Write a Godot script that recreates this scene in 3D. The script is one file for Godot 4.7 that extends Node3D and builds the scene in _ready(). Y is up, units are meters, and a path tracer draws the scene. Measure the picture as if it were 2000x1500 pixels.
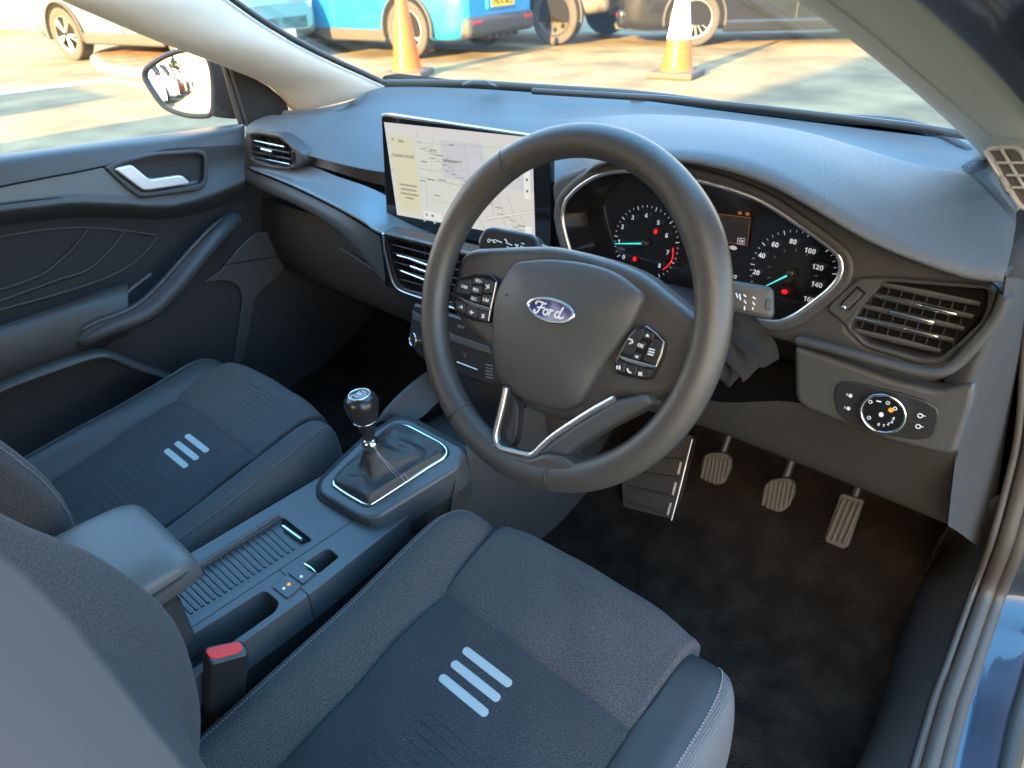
extends Node3D
# ---- camera solved from the photograph (2000 x 1500 px) ----
const CAMP := Vector3(0.76894, 1.26499, 0.52123)
const CAME := Vector3(-31.59348, 42.39222, -1.88038)
const FPX := 1361.28
const GY := 0.08                       # height of the car park surface
var CB : Basis
var T := {}                            # materials
var used := {}
var rng := RandomNumberGenerator.new()

# ---- pixel -> point on a plane ----
func ray(u, v) -> Vector3:
	return CB * Vector3((u - 1000.0) / FPX, (750.0 - v) / FPX, -1.0)
func ox(u, v, x) -> Vector3:
	var d = ray(u, v)
	return CAMP + d * ((x - CAMP.x) / d.x)
func oy(u, v, y) -> Vector3:
	var d = ray(u, v)
	return CAMP + d * ((y - CAMP.y) / d.y)
func oz(u, v, z) -> Vector3:
	var d = ray(u, v)
	return CAMP + d * ((z - CAMP.z) / d.z)
func op(u, v, o, n) -> Vector3:
	var d = ray(u, v)
	return CAMP + d * ((o - CAMP).dot(n) / d.dot(n))
func ops(l, o, n) -> PackedVector3Array:
	var r = PackedVector3Array()
	for p in l: r.append(op(p[0], p[1], o, n))
	return r
# mixed list: [u, v, "x"/"y"/"z", value]
func pl(l) -> PackedVector3Array:
	var r = PackedVector3Array()
	for p in l:
		if p is Vector3: r.append(p)
		elif p[2] is String:
			match p[2]:
				"x": r.append(ox(p[0], p[1], p[3]))
				"y": r.append(oy(p[0], p[1], p[3]))
				"z": r.append(oz(p[0], p[1], p[3]))
		else: r.append(Vector3(p[0], p[1], p[2]))
	return r

# ---- curves ----
func hseg(p0, p1, p2, p3, t):
	var a = (p2 - p0) * 0.5
	var b = (p3 - p1) * 0.5
	var l1 = (p1 - p0).length()
	var l2 = (p2 - p1).length()
	var l3 = (p3 - p2).length()
	var ka = min(l1, l2) if l1 > 0.0 else l2
	var kb = min(l2, l3) if l3 > 0.0 else l2
	if a.length() > ka * 1.2: a = a.normalized() * ka * 1.2
	if b.length() > kb * 1.2: b = b.normalized() * kb * 1.2
	var t2 = t * t
	var t3 = t2 * t
	return p1 * (2 * t3 - 3 * t2 + 1) + a * (t3 - 2 * t2 + t) + p2 * (-2 * t3 + 3 * t2) + b * (t3 - t2)
func smooth(p, per := 6, closed := false) -> PackedVector3Array:
	var r = PackedVector3Array()
	var n = p.size()
	var segs = n if closed else n - 1
	for s in segs:
		for k in per:
			var t = float(k) / per
			if closed: r.append(hseg(p[(s - 1 + n) % n], p[s], p[(s + 1) % n], p[(s + 2) % n], t))
			else: r.append(hseg(p[max(s - 1, 0)], p[s], p[s + 1], p[min(s + 2, n - 1)], t))
	if not closed: r.append(p[n - 1])
	return r
func even(p, n, closed := false) -> PackedVector3Array:
	var q = p.duplicate()
	if closed: q.append(q[0])
	var L = [0.0]
	for i in range(1, q.size()): L.append(L[i - 1] + q[i].distance_to(q[i - 1]))
	var tot = L[-1]
	var r = PackedVector3Array()
	var j = 0
	for k in n:
		var s = tot * k / (n if closed else n - 1)
		while j < q.size() - 2 and L[j + 1] < s: j += 1
		var d = L[j + 1] - L[j]
		r.append(q[j].lerp(q[j + 1], 0.0 if d < 1e-9 else clampf((s - L[j]) / d, 0, 1)))
	return r
# round the corners of a closed polygon
func rnd(p, rad, seg := 4) -> PackedVector3Array:
	var r = PackedVector3Array()
	var n = p.size()
	for i in n:
		var a = p[(i - 1 + n) % n]
		var b = p[i]
		var c = p[(i + 1) % n]
		var k = min(rad, min((a - b).length(), (c - b).length()) * 0.48)
		var s = b + (a - b).normalized() * k
		var e = b + (c - b).normalized() * k
		for j in seg + 1:
			var t = float(j) / seg
			r.append(s.lerp(b, t).lerp(b.lerp(e, t), t))
	return r

# ---- mesh gatherer ----
class G:
	var v := PackedVector3Array()
	var n := PackedVector3Array()
	var t := PackedVector2Array()
	var i := PackedInt32Array()
	func tri(a, b, c):
		var g = (v[b] - v[a]).cross(v[c] - v[a])
		if g.length_squared() < 1e-18: return
		if g.dot(n[a] + n[b] + n[c]) > 0: i.append_array([a, c, b])
		else: i.append_array([a, b, c])
	func grid(rows, wu := false, wv := false, flip := false):
		var nr = rows.size()
		var nc = rows[0].size()
		var base = v.size()
		var cr = nr + (1 if wv else 0)
		var cc = nc + (1 if wu else 0)
		for r0 in cr:
			for c0 in cc:
				var r = r0 % nr
				var c = c0 % nc
				var ca = (c - 1 + nc) % nc if wu else max(c - 1, 0)
				var cb = (c + 1) % nc if wu else min(c + 1, nc - 1)
				var ra = (r - 1 + nr) % nr if wv else max(r - 1, 0)
				var rb = (r + 1) % nr if wv else min(r + 1, nr - 1)
				var du = rows[r][cb] - rows[r][ca]
				var dv = rows[rb][c] - rows[ra][c]
				if du.length_squared() < 1e-14:
					var q = rb if (rows[rb][cb] - rows[rb][ca]).length_squared() > 1e-14 else ra
					du = rows[q][cb] - rows[q][ca]
				var nn = du.cross(dv)
				if nn.length_squared() < 1e-22: nn = Vector3.UP
				nn = nn.normalized()
				if flip: nn = -nn
				v.append(rows[r][c])
				n.append(nn)
				t.append(Vector2(float(c0) / (cc - 1), float(r0) / (cr - 1)))
		for r in cr - 1:
			for c in cc - 1:
				var a = base + r * cc + c
				tri(a, a + 1, a + cc)
				tri(a + 1, a + cc + 1, a + cc)
		return self
	func face(p, nn, uvs = null):
		var base = v.size()
		for k in p.size():
			v.append(p[k]); n.append(nn)
			t.append(uvs[k] if uvs != null else Vector2.ZERO)
		return base
	func quad(a, b, c, d, nn = null):
		var m = (b - a).cross(c - a).normalized() if nn == null else nn
		var q = face([a, b, c, d], m, [Vector2(0, 0), Vector2(1, 0), Vector2(1, 1), Vector2(0, 1)])
		tri(q, q + 1, q + 2); tri(q, q + 2, q + 3)
		return self
	func add(o):
		var base = v.size()
		v.append_array(o.v); n.append_array(o.n); t.append_array(o.t)
		for k in o.i: i.append(k + base)
		return self
	func xf(m):
		for k in v.size():
			v[k] = m * v[k]
			n[k] = (m.basis * n[k]).normalized()
		return self
	func mesh() -> ArrayMesh:
		var a = []
		a.resize(Mesh.ARRAY_MAX)
		a[Mesh.ARRAY_VERTEX] = v; a[Mesh.ARRAY_NORMAL] = n; a[Mesh.ARRAY_TEX_UV] = t; a[Mesh.ARRAY_INDEX] = i
		var m = ArrayMesh.new()
		if i.size() > 0: m.add_surface_from_arrays(Mesh.PRIMITIVE_TRIANGLES, a)
		return m

# rows of control points -> smooth sheet
func loft(rows, pu := 6, pv := 5, closed_u := false, flip := false) -> G:
	var rr = []
	for r in rows: rr.append(smooth(r, pu, closed_u))
	var nc = rr[0].size()
	var out = []
	for s in rr.size() - 1:
		for k in pv + (1 if s == rr.size() - 2 else 0):
			var t = float(k) / pv
			var row = PackedVector3Array()
			for c in nc:
				row.append(hseg(rr[max(s - 1, 0)][c], rr[s][c], rr[s + 1][c], rr[min(s + 2, rr.size() - 1)][c], t))
			out.append(row)
	var g = G.new()
	g.grid(out, closed_u, false, flip)
	return g

func frame_of(nrm):
	var nn = nrm.normalized()
	var e1 = Vector3.UP.cross(nn)
	if e1.length() < 0.05: e1 = Vector3.RIGHT
	e1 = e1.normalized()
	return [e1, nn.cross(e1), nn]
func off2(p, d):                       # miter offset of a CCW polygon, d > 0 inward
	var r = PackedVector2Array()
	var n = p.size()
	for i in n:
		var a = (p[i] - p[(i - 1 + n) % n]).normalized()
		var b = (p[(i + 1) % n] - p[i]).normalized()
		var na = Vector2(-a.y, a.x)
		var nb = Vector2(-b.y, b.x)
		var m = na + nb
		var k = m.length_squared()
		m = m / max(k * 0.5, 0.35)
		r.append(p[i] + m * d)
	return r
func dense2(q, step) -> PackedVector2Array:
	var r = PackedVector2Array()
	for k in q.size():
		var a = q[k]
		var b = q[(k + 1) % q.size()]
		var n = max(1, int(ceil(a.distance_to(b) / step)))
		for j in n: r.append(a.lerp(b, float(j) / n))
	return r
func cast2(loop, c, a) -> Vector2:                # where the ray from c at angle a leaves the loop
	var d = Vector2.from_angle(a)
	var best = 0.0
	for k in loop.size():
		var p = loop[k] - c
		var e = loop[(k + 1) % loop.size()] - loop[k]
		var den = d.cross(e)
		if absf(den) < 1e-12: continue
		var t = p.cross(e) / den
		var s = p.cross(d) / den
		if t > best and s >= -1e-4 and s <= 1.0001: best = t
	return c + d * best
func ring_face(outer, hole):
	var c = Vector2.ZERO
	for p in hole: c += p
	c /= hole.size()
	var an = []
	for p in outer: an.append((p - c).angle())
	for p in hole: an.append((p - c).angle())
	an.sort()
	var pts = PackedVector2Array()
	for a in an:
		pts.append(cast2(hole, c, a))
		pts.append(cast2(outer, c, a))
	var tr = PackedInt32Array()
	var n = an.size()
	for k in n:
		var j = (k + 1) % n
		tr.append_array([2 * k, 2 * k + 1, 2 * j, 2 * k + 1, 2 * j + 1, 2 * j])
	return [pts, tr]
func holed(pts, loops) -> PackedInt32Array:      # triangles inside the first loop and outside the others
	var sh = PackedVector2Array()
	for k in pts.size(): sh.append(pts[k] * 5000.0 + Vector2(sin(k * 12.9898), cos(k * 78.233)) * 0.004)
	var tr = Geometry2D.triangulate_delaunay(sh)
	var r = PackedInt32Array()
	for k in range(0, tr.size(), 3):
		var c = (pts[tr[k]] + pts[tr[k + 1]] + pts[tr[k + 2]]) / 3.0
		if not Geometry2D.is_point_in_polygon(c, loops[0]): continue
		var ok = true
		for j in range(1, loops.size()):
			if Geometry2D.is_point_in_polygon(c, loops[j]): ok = false
		if ok: r.append_array([tr[k], tr[k + 1], tr[k + 2]])
	return r
# flat body with rounded edges: outline lies on the FRONT plane, body goes back by depth
func prism(outline, nrm, depth, bev := 0.001, holes := [], bseg := 3, back := true, bulge := 0.0) -> G:
	var g = G.new()
	var f = frame_of(nrm)
	var o = Vector3.ZERO
	for p in outline: o += p
	o /= outline.size()
	var loops = []
	for src in [outline] + holes:
		var q = PackedVector2Array()
		for p in src:
			var d = p - o
			var w = Vector2(d.dot(f[0]), d.dot(f[1]))
			if q.size() == 0 or q[-1].distance_to(w) > 1e-6: q.append(w)
		if q.size() > 2 and q[0].distance_to(q[-1]) < 1e-6: q.remove_at(q.size() - 1)
		if holes.size() > 0: q = dense2(q, 0.0025)
		var cw = Geometry2D.is_polygon_clockwise(q)
		var want_cw = loops.size() > 0
		if cw != want_cw: q.reverse()
		loops.append(q)
	var inner = []
	for q in loops:
		var rows = []
		var prof = [[0.0, -depth]]
		for k in bseg + 1:
			var a = PI * 0.5 * k / bseg
			prof.append([bev * (1 - cos(a)), -bev * (1 - sin(a))])
		for pr in prof:
			var w = off2(q, pr[0])
			var row = PackedVector3Array()
			for x in w: row.append(o + f[0] * x.x + f[1] * x.y + f[2] * pr[1])
			rows.append(row)
		g.grid(rows, true, false, false)
		inner.append(off2(q, bev))
	var poly = PackedVector2Array(inner[0])
	var tr
	if inner.size() > 1:
		for k in range(1, inner.size()): poly.append_array(inner[k])
		tr = holed(poly, inner)
	else:
		tr = Geometry2D.triangulate_polygon(poly)
		if tr.size() == 0: tr = holed(poly, [poly])
	if inner.size() == 2:
		var fan = ring_face(inner[0].slice(0, loops[0].size()), inner[1])
		poly = fan[0]
		tr = fan[1]
	var b0 = g.v.size()
	for x in poly:
		g.v.append(o + f[0] * x.x + f[1] * x.y)
		g.n.append(f[2]); g.t.append(x)
	for k in range(0, tr.size(), 3): g.tri(b0 + tr[k], b0 + tr[k + 1], b0 + tr[k + 2])
	if back:
		var pb = PackedVector2Array(loops[0])
		var tb
		if loops.size() > 1:
			for k in range(1, loops.size()): pb.append_array(loops[k])
			tb = holed(pb, loops)
		else: tb = Geometry2D.triangulate_polygon(pb)
		b0 = g.v.size()
		for x in pb:
			g.v.append(o + f[0] * x.x + f[1] * x.y - f[2] * depth)
			g.n.append(-f[2]); g.t.append(x)
		for k in range(0, tb.size(), 3): g.tri(b0 + tb[k], b0 + tb[k + 1], b0 + tb[k + 2])
	return g
# domed pad: rings shrink to the middle while rising along nrm.  prof: [scale, height]
func dome(outline, nrm, prof) -> G:
	var c = Vector3.ZERO
	for p in outline: c += p
	c /= outline.size()
	var nn = nrm.normalized()
	var rows = []
	for pr in prof:
		var row = PackedVector3Array()
		for p in outline: row.append(c + (p - c) * pr[0] + nn * pr[1])
		rows.append(row)
	var g = G.new()
	g.grid(rows, true)
	# orient outward
	var s = 0.0
	for k in g.n.size(): s += g.n[k].dot(nn)
	if s < 0:
		g = G.new()
		g.grid(rows, true, false, true)
	return g
func tube(path, rad, sides := 8, closed := false, sq := Vector2(1, 1), upv = null) -> G:
	var g = G.new()
	var n = path.size()
	var rows = []
	var up = Vector3.UP if upv == null else upv
	var prev = null
	for i in n:
		var a = path[(i - 1 + n) % n] if (closed or i > 0) else path[0]
		var b = path[(i + 1) % n] if (closed or i < n - 1) else path[n - 1]
		var d = (b - a).normalized()
		var s
		if upv != null or prev == null:
			s = d.cross(up)
			if s.length() < 0.01: s = d.cross(Vector3.RIGHT)
		else: s = prev - d * prev.dot(d)
		s = s.normalized()
		prev = s
		var w = s.cross(d).normalized()
		var r = rad[i] if rad is Array or rad is PackedFloat32Array else rad
		var row = PackedVector3Array()
		for k in sides:
			var an = TAU * k / sides
			row.append(path[i] + s * cos(an) * r * sq.x + w * sin(an) * r * sq.y)
		rows.append(row)
	g.grid(rows, true, closed)
	if not closed:
		for e in [0, n - 1]:
			var cn = (path[0] - path[1]).normalized() if e == 0 else (path[n - 1] - path[n - 2]).normalized()
			var b0 = g.v.size()
			g.face(rows[e], cn)
			for k in range(1, sides - 1): g.tri(b0, b0 + k, b0 + k + 1)
	return g
func lathe(prof, xf, seg := 24) -> G:
	var rows = []
	for p in prof:
		var row = PackedVector3Array()
		for k in seg:
			var a = TAU * k / seg
			row.append(xf * Vector3(cos(a) * p[0], p[1], sin(a) * p[0]))
		rows.append(row)
	var g = G.new()
	g.grid(rows, true, false, true)
	return g
func axis_xf(o, ydir) -> Transform3D:
	var y = ydir.normalized()
	var x = y.cross(Vector3(0.13, 0.21, 0.97)).normalized()
	return Transform3D(Basis(x, y, x.cross(y)), o)
func rbox(c, size, bev := 0.004, bas := Basis.IDENTITY, seg := 3) -> G:
	var h = size * 0.5
	bev = min(bev, min(h.x, min(h.y, h.z)) * 0.98)
	# rounded box by sweeping a rounded rectangle up and over
	var rows = []
	var n = seg
	var lev = []
	for k in n + 1: lev.append([-PI * 0.5 + PI * 0.5 * k / n, -1])
	for k in n + 1: lev.append([PI * 0.5 * k / n, 1])
	rows.append(null)
	for l in lev:
		var cy = l[1] * (h.y - bev) + sin(l[0]) * bev
		var rr = cos(l[0]) * bev
		var row = PackedVector3Array()
		for q in 4:
			var sx = [1, -1, -1, 1][q]
			var sz = [1, 1, -1, -1][q]
			for k in n + 1:
				var a = q * PI * 0.5 + PI * 0.5 * k / n
				row.append(c + bas * Vector3(sx * (h.x - bev) + cos(a) * rr, cy, sz * (h.z - bev) + sin(a) * rr))
		rows.append(row)
	rows.remove_at(0)
	var g = G.new()
	g.grid(rows, true, false, true)
	for e in [0, rows.size() - 1]:
		var nn = bas * Vector3(0, -1 if e == 0 else 1, 0)
		var b0 = g.face(rows[e], nn)
		for k in range(1, rows[e].size() - 1): g.tri(b0, b0 + k, b0 + k + 1)
	return g
# lid: close a loop of points with a fan
func cap(g, ring, nn):
	var b0 = g.face(ring, nn)
	for k in range(1, ring.size() - 1): g.tri(b0, b0 + k, b0 + k + 1)

# ---- nodes ----
func numbered(nm) -> String:
	if not used.has(nm):
		used[nm] = 0
		return nm
	used[nm] += 1
	return "%s_%03d" % [nm, used[nm]]
func thing(nm, label, cat, at := Vector3.ZERO, grp := "") -> Node3D:
	var o = Node3D.new()
	o.name = numbered(nm)
	add_child(o)
	o.position = at
	o.set_meta("label", label); o.set_meta("category", cat)
	if grp != "": o.set_meta("group", grp)
	return o
func part(par, nm, g, m, label := "") -> MeshInstance3D:
	var o = MeshInstance3D.new()
	o.name = nm
	o.mesh = g.mesh() if g is G else g
	o.material_override = T[m] if m is String else m
	par.add_child(o, true)
	if par.get_parent() == self and not (par is MeshInstance3D): o.position = -par.position
	if label != "": o.set_meta("label", label)
	return o
func struct(nm, g, m) -> MeshInstance3D:
	var o = MeshInstance3D.new()
	o.name = numbered(nm)
	o.mesh = g.mesh()
	o.material_override = T[m]
	add_child(o)
	o.set_meta("kind", "structure")
	return o
# flat lettering on a surface (o centre, right and up directions, cap height h)
func word(par, nm, txt, o, rt, up, h, m, bold := true, serif := false, dep := 0.0003) -> MeshInstance3D:
	var f = SystemFont.new()
	f.font_names = PackedStringArray(["Droid Serif" if serif else "Droid Sans"])
	f.font_weight = 700 if bold else 400
	var tm = TextMesh.new()
	tm.font = f; tm.text = txt; tm.font_size = 48; tm.pixel_size = h / 48.0 * 1.38; tm.depth = dep; tm.curve_step = 1.5
	var mi = part(par, nm, tm, m)
	var x = rt.normalized()
	var z = x.cross(up).normalized()
	var y = z.cross(x)
	mi.transform = Transform3D(Basis(x, y, z), o + z * dep * 0.5 + mi.position)
	return mi

# ---- computed textures and materials ----
func noise_img(sz, freq, oct := 3, seed_ := 1) -> Image:
	var f = FastNoiseLite.new()
	f.seed = seed_; f.frequency = freq; f.fractal_octaves = oct
	f.noise_type = FastNoiseLite.TYPE_SIMPLEX_SMOOTH
	var im = f.get_seamless_image(sz, sz)
	im.convert(Image.FORMAT_RGB8)
	return im
func normal_of(im, k) -> ImageTexture:
	var q = im.duplicate()
	q.convert(Image.FORMAT_RGBA8)
	q.bump_map_to_normal_map(k)
	q.generate_mipmaps()
	return ImageTexture.create_from_image(q)
func tone_tex(im, lo, hi) -> ImageTexture:      # grey noise -> multiplies the albedo
	var q = Image.create(im.get_width(), im.get_height(), false, Image.FORMAT_RGB8)
	for y in im.get_height():
		for x in im.get_width():
			var k = im.get_pixel(x, y).r
			q.set_pixel(x, y, lo.lerp(hi, k))
	q.generate_mipmaps()
	return ImageTexture.create_from_image(q)
func lin(r, g, b) -> Color:
	return Color(r, g, b).linear_to_srgb()
func mat(nm, col, rough, metal := 0.0, opt := {}) -> StandardMaterial3D:
	var m = StandardMaterial3D.new()
	m.albedo_color = col
	m.roughness = rough
	m.metallic = metal
	m.cull_mode = BaseMaterial3D.CULL_DISABLED
	if opt.has("tri"):
		m.uv1_triplanar = true
		m.uv1_world_triplanar = true
		m.uv1_scale = Vector3.ONE * opt.tri
	if opt.has("nrm"):
		m.normal_enabled = true
		m.normal_texture = opt.nrm
		m.normal_scale = opt.get("ns", 1.0)
	if opt.has("tex"): m.albedo_texture = opt.tex
	if opt.has("spec"): m.metallic_specular = opt.spec
	if opt.has("coat"):
		m.clearcoat_enabled = true
		m.clearcoat = opt.coat
		m.clearcoat_roughness = 0.05
	if opt.has("rim"):
		m.rim_enabled = true
		m.rim = opt.rim
		m.rim_tint = 0.5
	if opt.has("emit"):
		m.emission_enabled = true
		m.emission = opt.emit
		m.emission_energy_multiplier = opt.get("ee", 1.0)
	T[nm] = m
	return m
func make_materials():
	var grain = noise_img(256, 0.09, 3, 3)
	var grain_n = normal_of(grain, 3.0)
	var fine = noise_img(256, 0.22, 2, 5)
	var fine_n = normal_of(fine, 4.0)
	var blot = noise_img(256, 0.02, 4, 9)
	var blot_t = tone_tex(blot, Color(0.86, 0.86, 0.86), Color(1, 1, 1))
	# woven seat cloth: fine cross-hatch with flecks
	var wv = Image.create(256, 256, false, Image.FORMAT_RGB8)
	var wc = Image.create(256, 256, false, Image.FORMAT_RGB8)
	for y in 256:
		for x in 256:
			var a = 0.5 + 0.25 * sin(TAU * x / 8.0) * cos(TAU * y / 16.0) + 0.25 * sin(TAU * (x + 2 * y) / 16.0)
			var f = fine.get_pixel(x, y).r
			var h = clampf(a * 0.6 + f * 0.4, 0, 1)
			wv.set_pixel(x, y, Color(h, h, h))
			var k = clampf(0.70 + 0.50 * (f - 0.5) * 2.0 + 0.12 * (a - 0.5), 0.3, 1.0)
			wc.set_pixel(x, y, Color(k, k, k))
	var wv_n = normal_of(wv, 3.0)
	wc.generate_mipmaps()
	var wc_t = ImageTexture.create_from_image(wc)
	# perforated / honeycomb bolster cloth
	var mh = Image.create(128, 128, false, Image.FORMAT_RGB8)
	for y in 128:
		for x in 128:
			var a = 0.5 + 0.5 * cos(TAU * x / 8.0)
			var b = 0.5 + 0.5 * cos(TAU * y / 8.0)
			var h = clampf(a * b * 1.6, 0, 1)
			mh.set_pixel(x, y, Color(h, h, h))
	var mh_n = normal_of(mh, 3.0)
	# interior plastics
	mat("dash_top", lin(0.092, 0.099, 0.104), 0.62, 0, {"tri": 17.0, "nrm": grain_n, "ns": 0.8, "spec": 0.5})
	mat("plastic", lin(0.040, 0.040, 0.040), 0.55, 0, {"tri": 22.0, "nrm": grain_n, "ns": 0.3})
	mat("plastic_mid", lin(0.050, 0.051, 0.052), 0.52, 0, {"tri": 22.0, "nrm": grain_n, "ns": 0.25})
	mat("plastic_dark", lin(0.040, 0.040, 0.040), 0.8, 0, {"spec": 0.25, "tri": 22.0, "nrm": grain_n, "ns": 0.3})
	mat("trim_metal", lin(0.13, 0.155, 0.17), 0.40, 0.2, {"tri": 30.0, "nrm": fine_n, "ns": 0.06})
	mat("console_plate", lin(0.068, 0.074, 0.080), 0.45, 0.15, {"tri": 26.0, "nrm": grain_n, "ns": 0.15})
	mat("gloss_black", lin(0.012, 0.012, 0.013), 0.12, 0, {"coat": 0.6})
	mat("satin_black", lin(0.02, 0.02, 0.021), 0.38)
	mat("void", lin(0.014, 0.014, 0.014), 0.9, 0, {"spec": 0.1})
	mat("chrome", lin(0.78, 0.79, 0.80), 0.16, 1.0)
	mat("satin_chrome", lin(0.62, 0.63, 0.64), 0.28, 0.9)
	mat("silver_handle", lin(0.66, 0.67, 0.68), 0.36, 0.6)
	mat("leather", lin(0.046, 0.043, 0.040), 0.40, 0, {"tri": 30.0, "nrm": grain_n, "ns": 0.8, "spec": 0.55})
	mat("boot_leather", lin(0.020, 0.018, 0.017), 0.58, 0, {"tri": 34.0, "nrm": grain_n, "ns": 0.5, "spec": 0.6})
	mat("knob_vinyl", lin(0.022, 0.022, 0.022), 0.26, 0, {"tri": 30.0, "nrm": grain_n, "ns": 0.15})
	mat("pad_vinyl", lin(0.055, 0.055, 0.054), 0.48, 0, {"tri": 34.0, "nrm": grain_n, "ns": 0.35})
	mat("armrest_vinyl", lin(0.085, 0.088, 0.090), 0.45, 0, {"tri": 30.0, "nrm": grain_n, "ns": 0.3})
	mat("cloth", lin(0.108, 0.098, 0.098), 0.92, 0, {"tri": 9.0, "nrm": wv_n, "ns": 0.9, "tex": wc_t, "rim": 0.2})
	mat("cloth_centre", lin(0.070, 0.065, 0.070), 0.92, 0, {"tri": 9.0, "nrm": wv_n, "ns": 0.9, "tex": wc_t, "rim": 0.2})
	mat("shroud_cloth", lin(0.020, 0.019, 0.018), 0.75, 0, {"spec": 0.25, "tri": 34.0, "nrm": grain_n, "ns": 0.4})
	mat("bolster_mesh", lin(0.105, 0.102, 0.108), 0.85, 0, {"tri": 22.0, "nrm": mh_n, "ns": 1.2})
	mat("bolster_vinyl", lin(0.040, 0.041, 0.043), 0.5, 0, {"tri": 30.0, "nrm": grain_n, "ns": 0.3})
	mat("near_cloth_toned", lin(0.050, 0.047, 0.050), 0.9, 0, {"rim": 0.2})  # same seat cloth, its tone set apart for the light on the near bolster
	mat("stitch", lin(0.26, 0.26, 0.26), 0.8)
	mat("bar_print", lin(0.38, 0.385, 0.38), 0.7)
	mat("door_cloth", lin(0.026, 0.026, 0.027), 0.9, 0, {"tri": 26.0, "nrm": wv_n, "ns": 0.6})
	mat("carpet", lin(0.030, 0.0255, 0.0215), 0.98, 0, {"spec": 0.1, "tri": 4.0, "nrm": fine_n, "ns": 0.7, "tex": tone_tex(noise_img(256, 0.014, 5, 21), Color(0.62, 0.62, 0.62), Color(1, 0.98, 0.95))})
	mat("rubber", lin(0.030, 0.028, 0.026), 0.75, 0, {"tri": 12.0, "nrm": fine_n, "ns": 0.4})
	mat("pedal_rubber", lin(0.075, 0.066, 0.055), 0.7, 0, {"tri": 40.0, "nrm": fine_n, "ns": 0.6})
	mat("pillar_cloth", lin(0.64, 0.60, 0.52), 0.85, 0, {"tri": 24.0, "nrm": fine_n, "ns": 0.35})
	mat("pillar_plastic", lin(0.44, 0.40, 0.34), 0.6, 0, {"tri": 24.0, "nrm": fine_n, "ns": 0.15})
	mat("grille_brown", lin(0.10, 0.08, 0.065), 0.8)
	mat("headliner", lin(0.5, 0.49, 0.47), 0.95)
	mat("seal", lin(0.055, 0.05, 0.045), 0.5, 0, {"tri": 40.0, "nrm": fine_n, "ns": 0.2})
	mat("seal_dark", lin(0.03, 0.031, 0.031), 0.5)
	mat("blue_paint", lin(0.012, 0.022, 0.045), 0.28, 0.3, {"coat": 1.0})
	mat("red_button", lin(0.82, 0.035, 0.030), 0.6)
	mat("emblem_blue", lin(0.010, 0.018, 0.16), 0.22, 0, {"coat": 0.8})
	mat("print", lin(0.72, 0.73, 0.74), 0.6)
	mat("print_dim", lin(0.16, 0.16, 0.16), 0.6)
	mat("lamp_red", lin(0.6, 0.01, 0.02), 0.5, 0, {"emit": Color(1.0, 0.05, 0.10), "ee": 0.9})
	mat("lamp_amber", lin(0.6, 0.25, 0.01), 0.5, 0, {"emit": Color(1.0, 0.55, 0.08), "ee": 0.9})
	mat("lamp_amber_dim", lin(0.3, 0.12, 0.03), 0.5, 0, {"emit": Color(0.9, 0.5, 0.25), "ee": 0.22})
	mat("needle", lin(0.1, 0.5, 0.5), 0.5, 0, {"emit": Color(0.25, 0.95, 0.9), "ee": 0.8})
	mat("dial_white", lin(0.6, 0.62, 0.64), 0.5, 0, {"emit": Color(0.85, 0.92, 1.0), "ee": 0.35})
	mat("led_white", lin(0.5, 0.55, 0.6), 0.5, 0, {"emit": Color(0.75, 0.88, 1.0), "ee": 0.35})
	mat("mirror", lin(0.92, 0.93, 0.93), 0.0, 1.0)
	for gl in [["glass", 0.07], ["side_glass", 0.05], ["cluster_glass", 0.06]]:
		var m = mat(gl[0], Color(0.75, 0.82, 0.80, gl[1]), 0.0)
		m.transparency = BaseMaterial3D.TRANSPARENCY_ALPHA
		m.metallic_specular = 0.3
	# outdoors
	var asp = noise_img(512, 0.012, 5, 31)
	var asp_t = tone_tex(asp, Color(0.60, 0.59, 0.58), Color(1, 1, 1))
	mat("asphalt", lin(0.270, 0.205, 0.098), 0.9, 0, {"tri": 0.16, "tex": asp_t})
	T.asphalt.detail_enabled = false
	mat("kerb", lin(0.34, 0.32, 0.29), 0.9, 0, {"tri": 0.5, "tex": asp_t})
	mat("paver", lin(0.34, 0.17, 0.08), 0.9, 0, {"tri": 0.5, "tex": asp_t})
	mat("line_paint", lin(0.50, 0.47, 0.38), 0.8, 0, {"tri": 0.7, "tex": asp_t})
	mat("cone_orange", lin(0.62, 0.085, 0.008), 0.45)
	mat("cone_white", lin(0.85, 0.85, 0.85), 0.5)
	mat("cone_base", lin(0.06, 0.055, 0.05), 0.8)
	mat("tyre", lin(0.045, 0.043, 0.04), 0.85)
	mat("alloy", lin(0.55, 0.55, 0.56), 0.3, 0.8)
	mat("alloy_dark", lin(0.07, 0.07, 0.07), 0.35, 0.5)
	mat("arch_black", lin(0.04, 0.04, 0.04), 0.6)
	mat("car_glass", lin(0.02, 0.024, 0.026), 0.06, 0, {"coat": 0.5})
	mat("tail_red", lin(0.45, 0.01, 0.015), 0.2, 0, {"coat": 0.6})
	mat("plate_yellow", lin(0.80, 0.55, 0.02), 0.5)
	mat("plate_white", lin(0.8, 0.8, 0.8), 0.5)
	mat("plate_text", lin(0.015, 0.015, 0.015), 0.5)
	mat("paint_silver", lin(0.16, 0.25, 0.28), 0.28, 0.35, {"coat": 0.8})
	mat("paint_palegrey", lin(0.25, 0.40, 0.48), 0.28, 0.3, {"coat": 0.8})
	mat("paint_blue", lin(0.012, 0.27, 0.60), 0.28, 0.2, {"coat": 0.9})
	mat("paint_khaki", lin(0.13, 0.125, 0.10), 0.4, 0.2, {"coat": 0.5})
	mat("paint_black", lin(0.010, 0.011, 0.012), 0.22, 0.2, {"coat": 0.9})
	mat("paint_white", lin(0.75, 0.76, 0.78), 0.3, 0, {"coat": 0.8})
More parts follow.
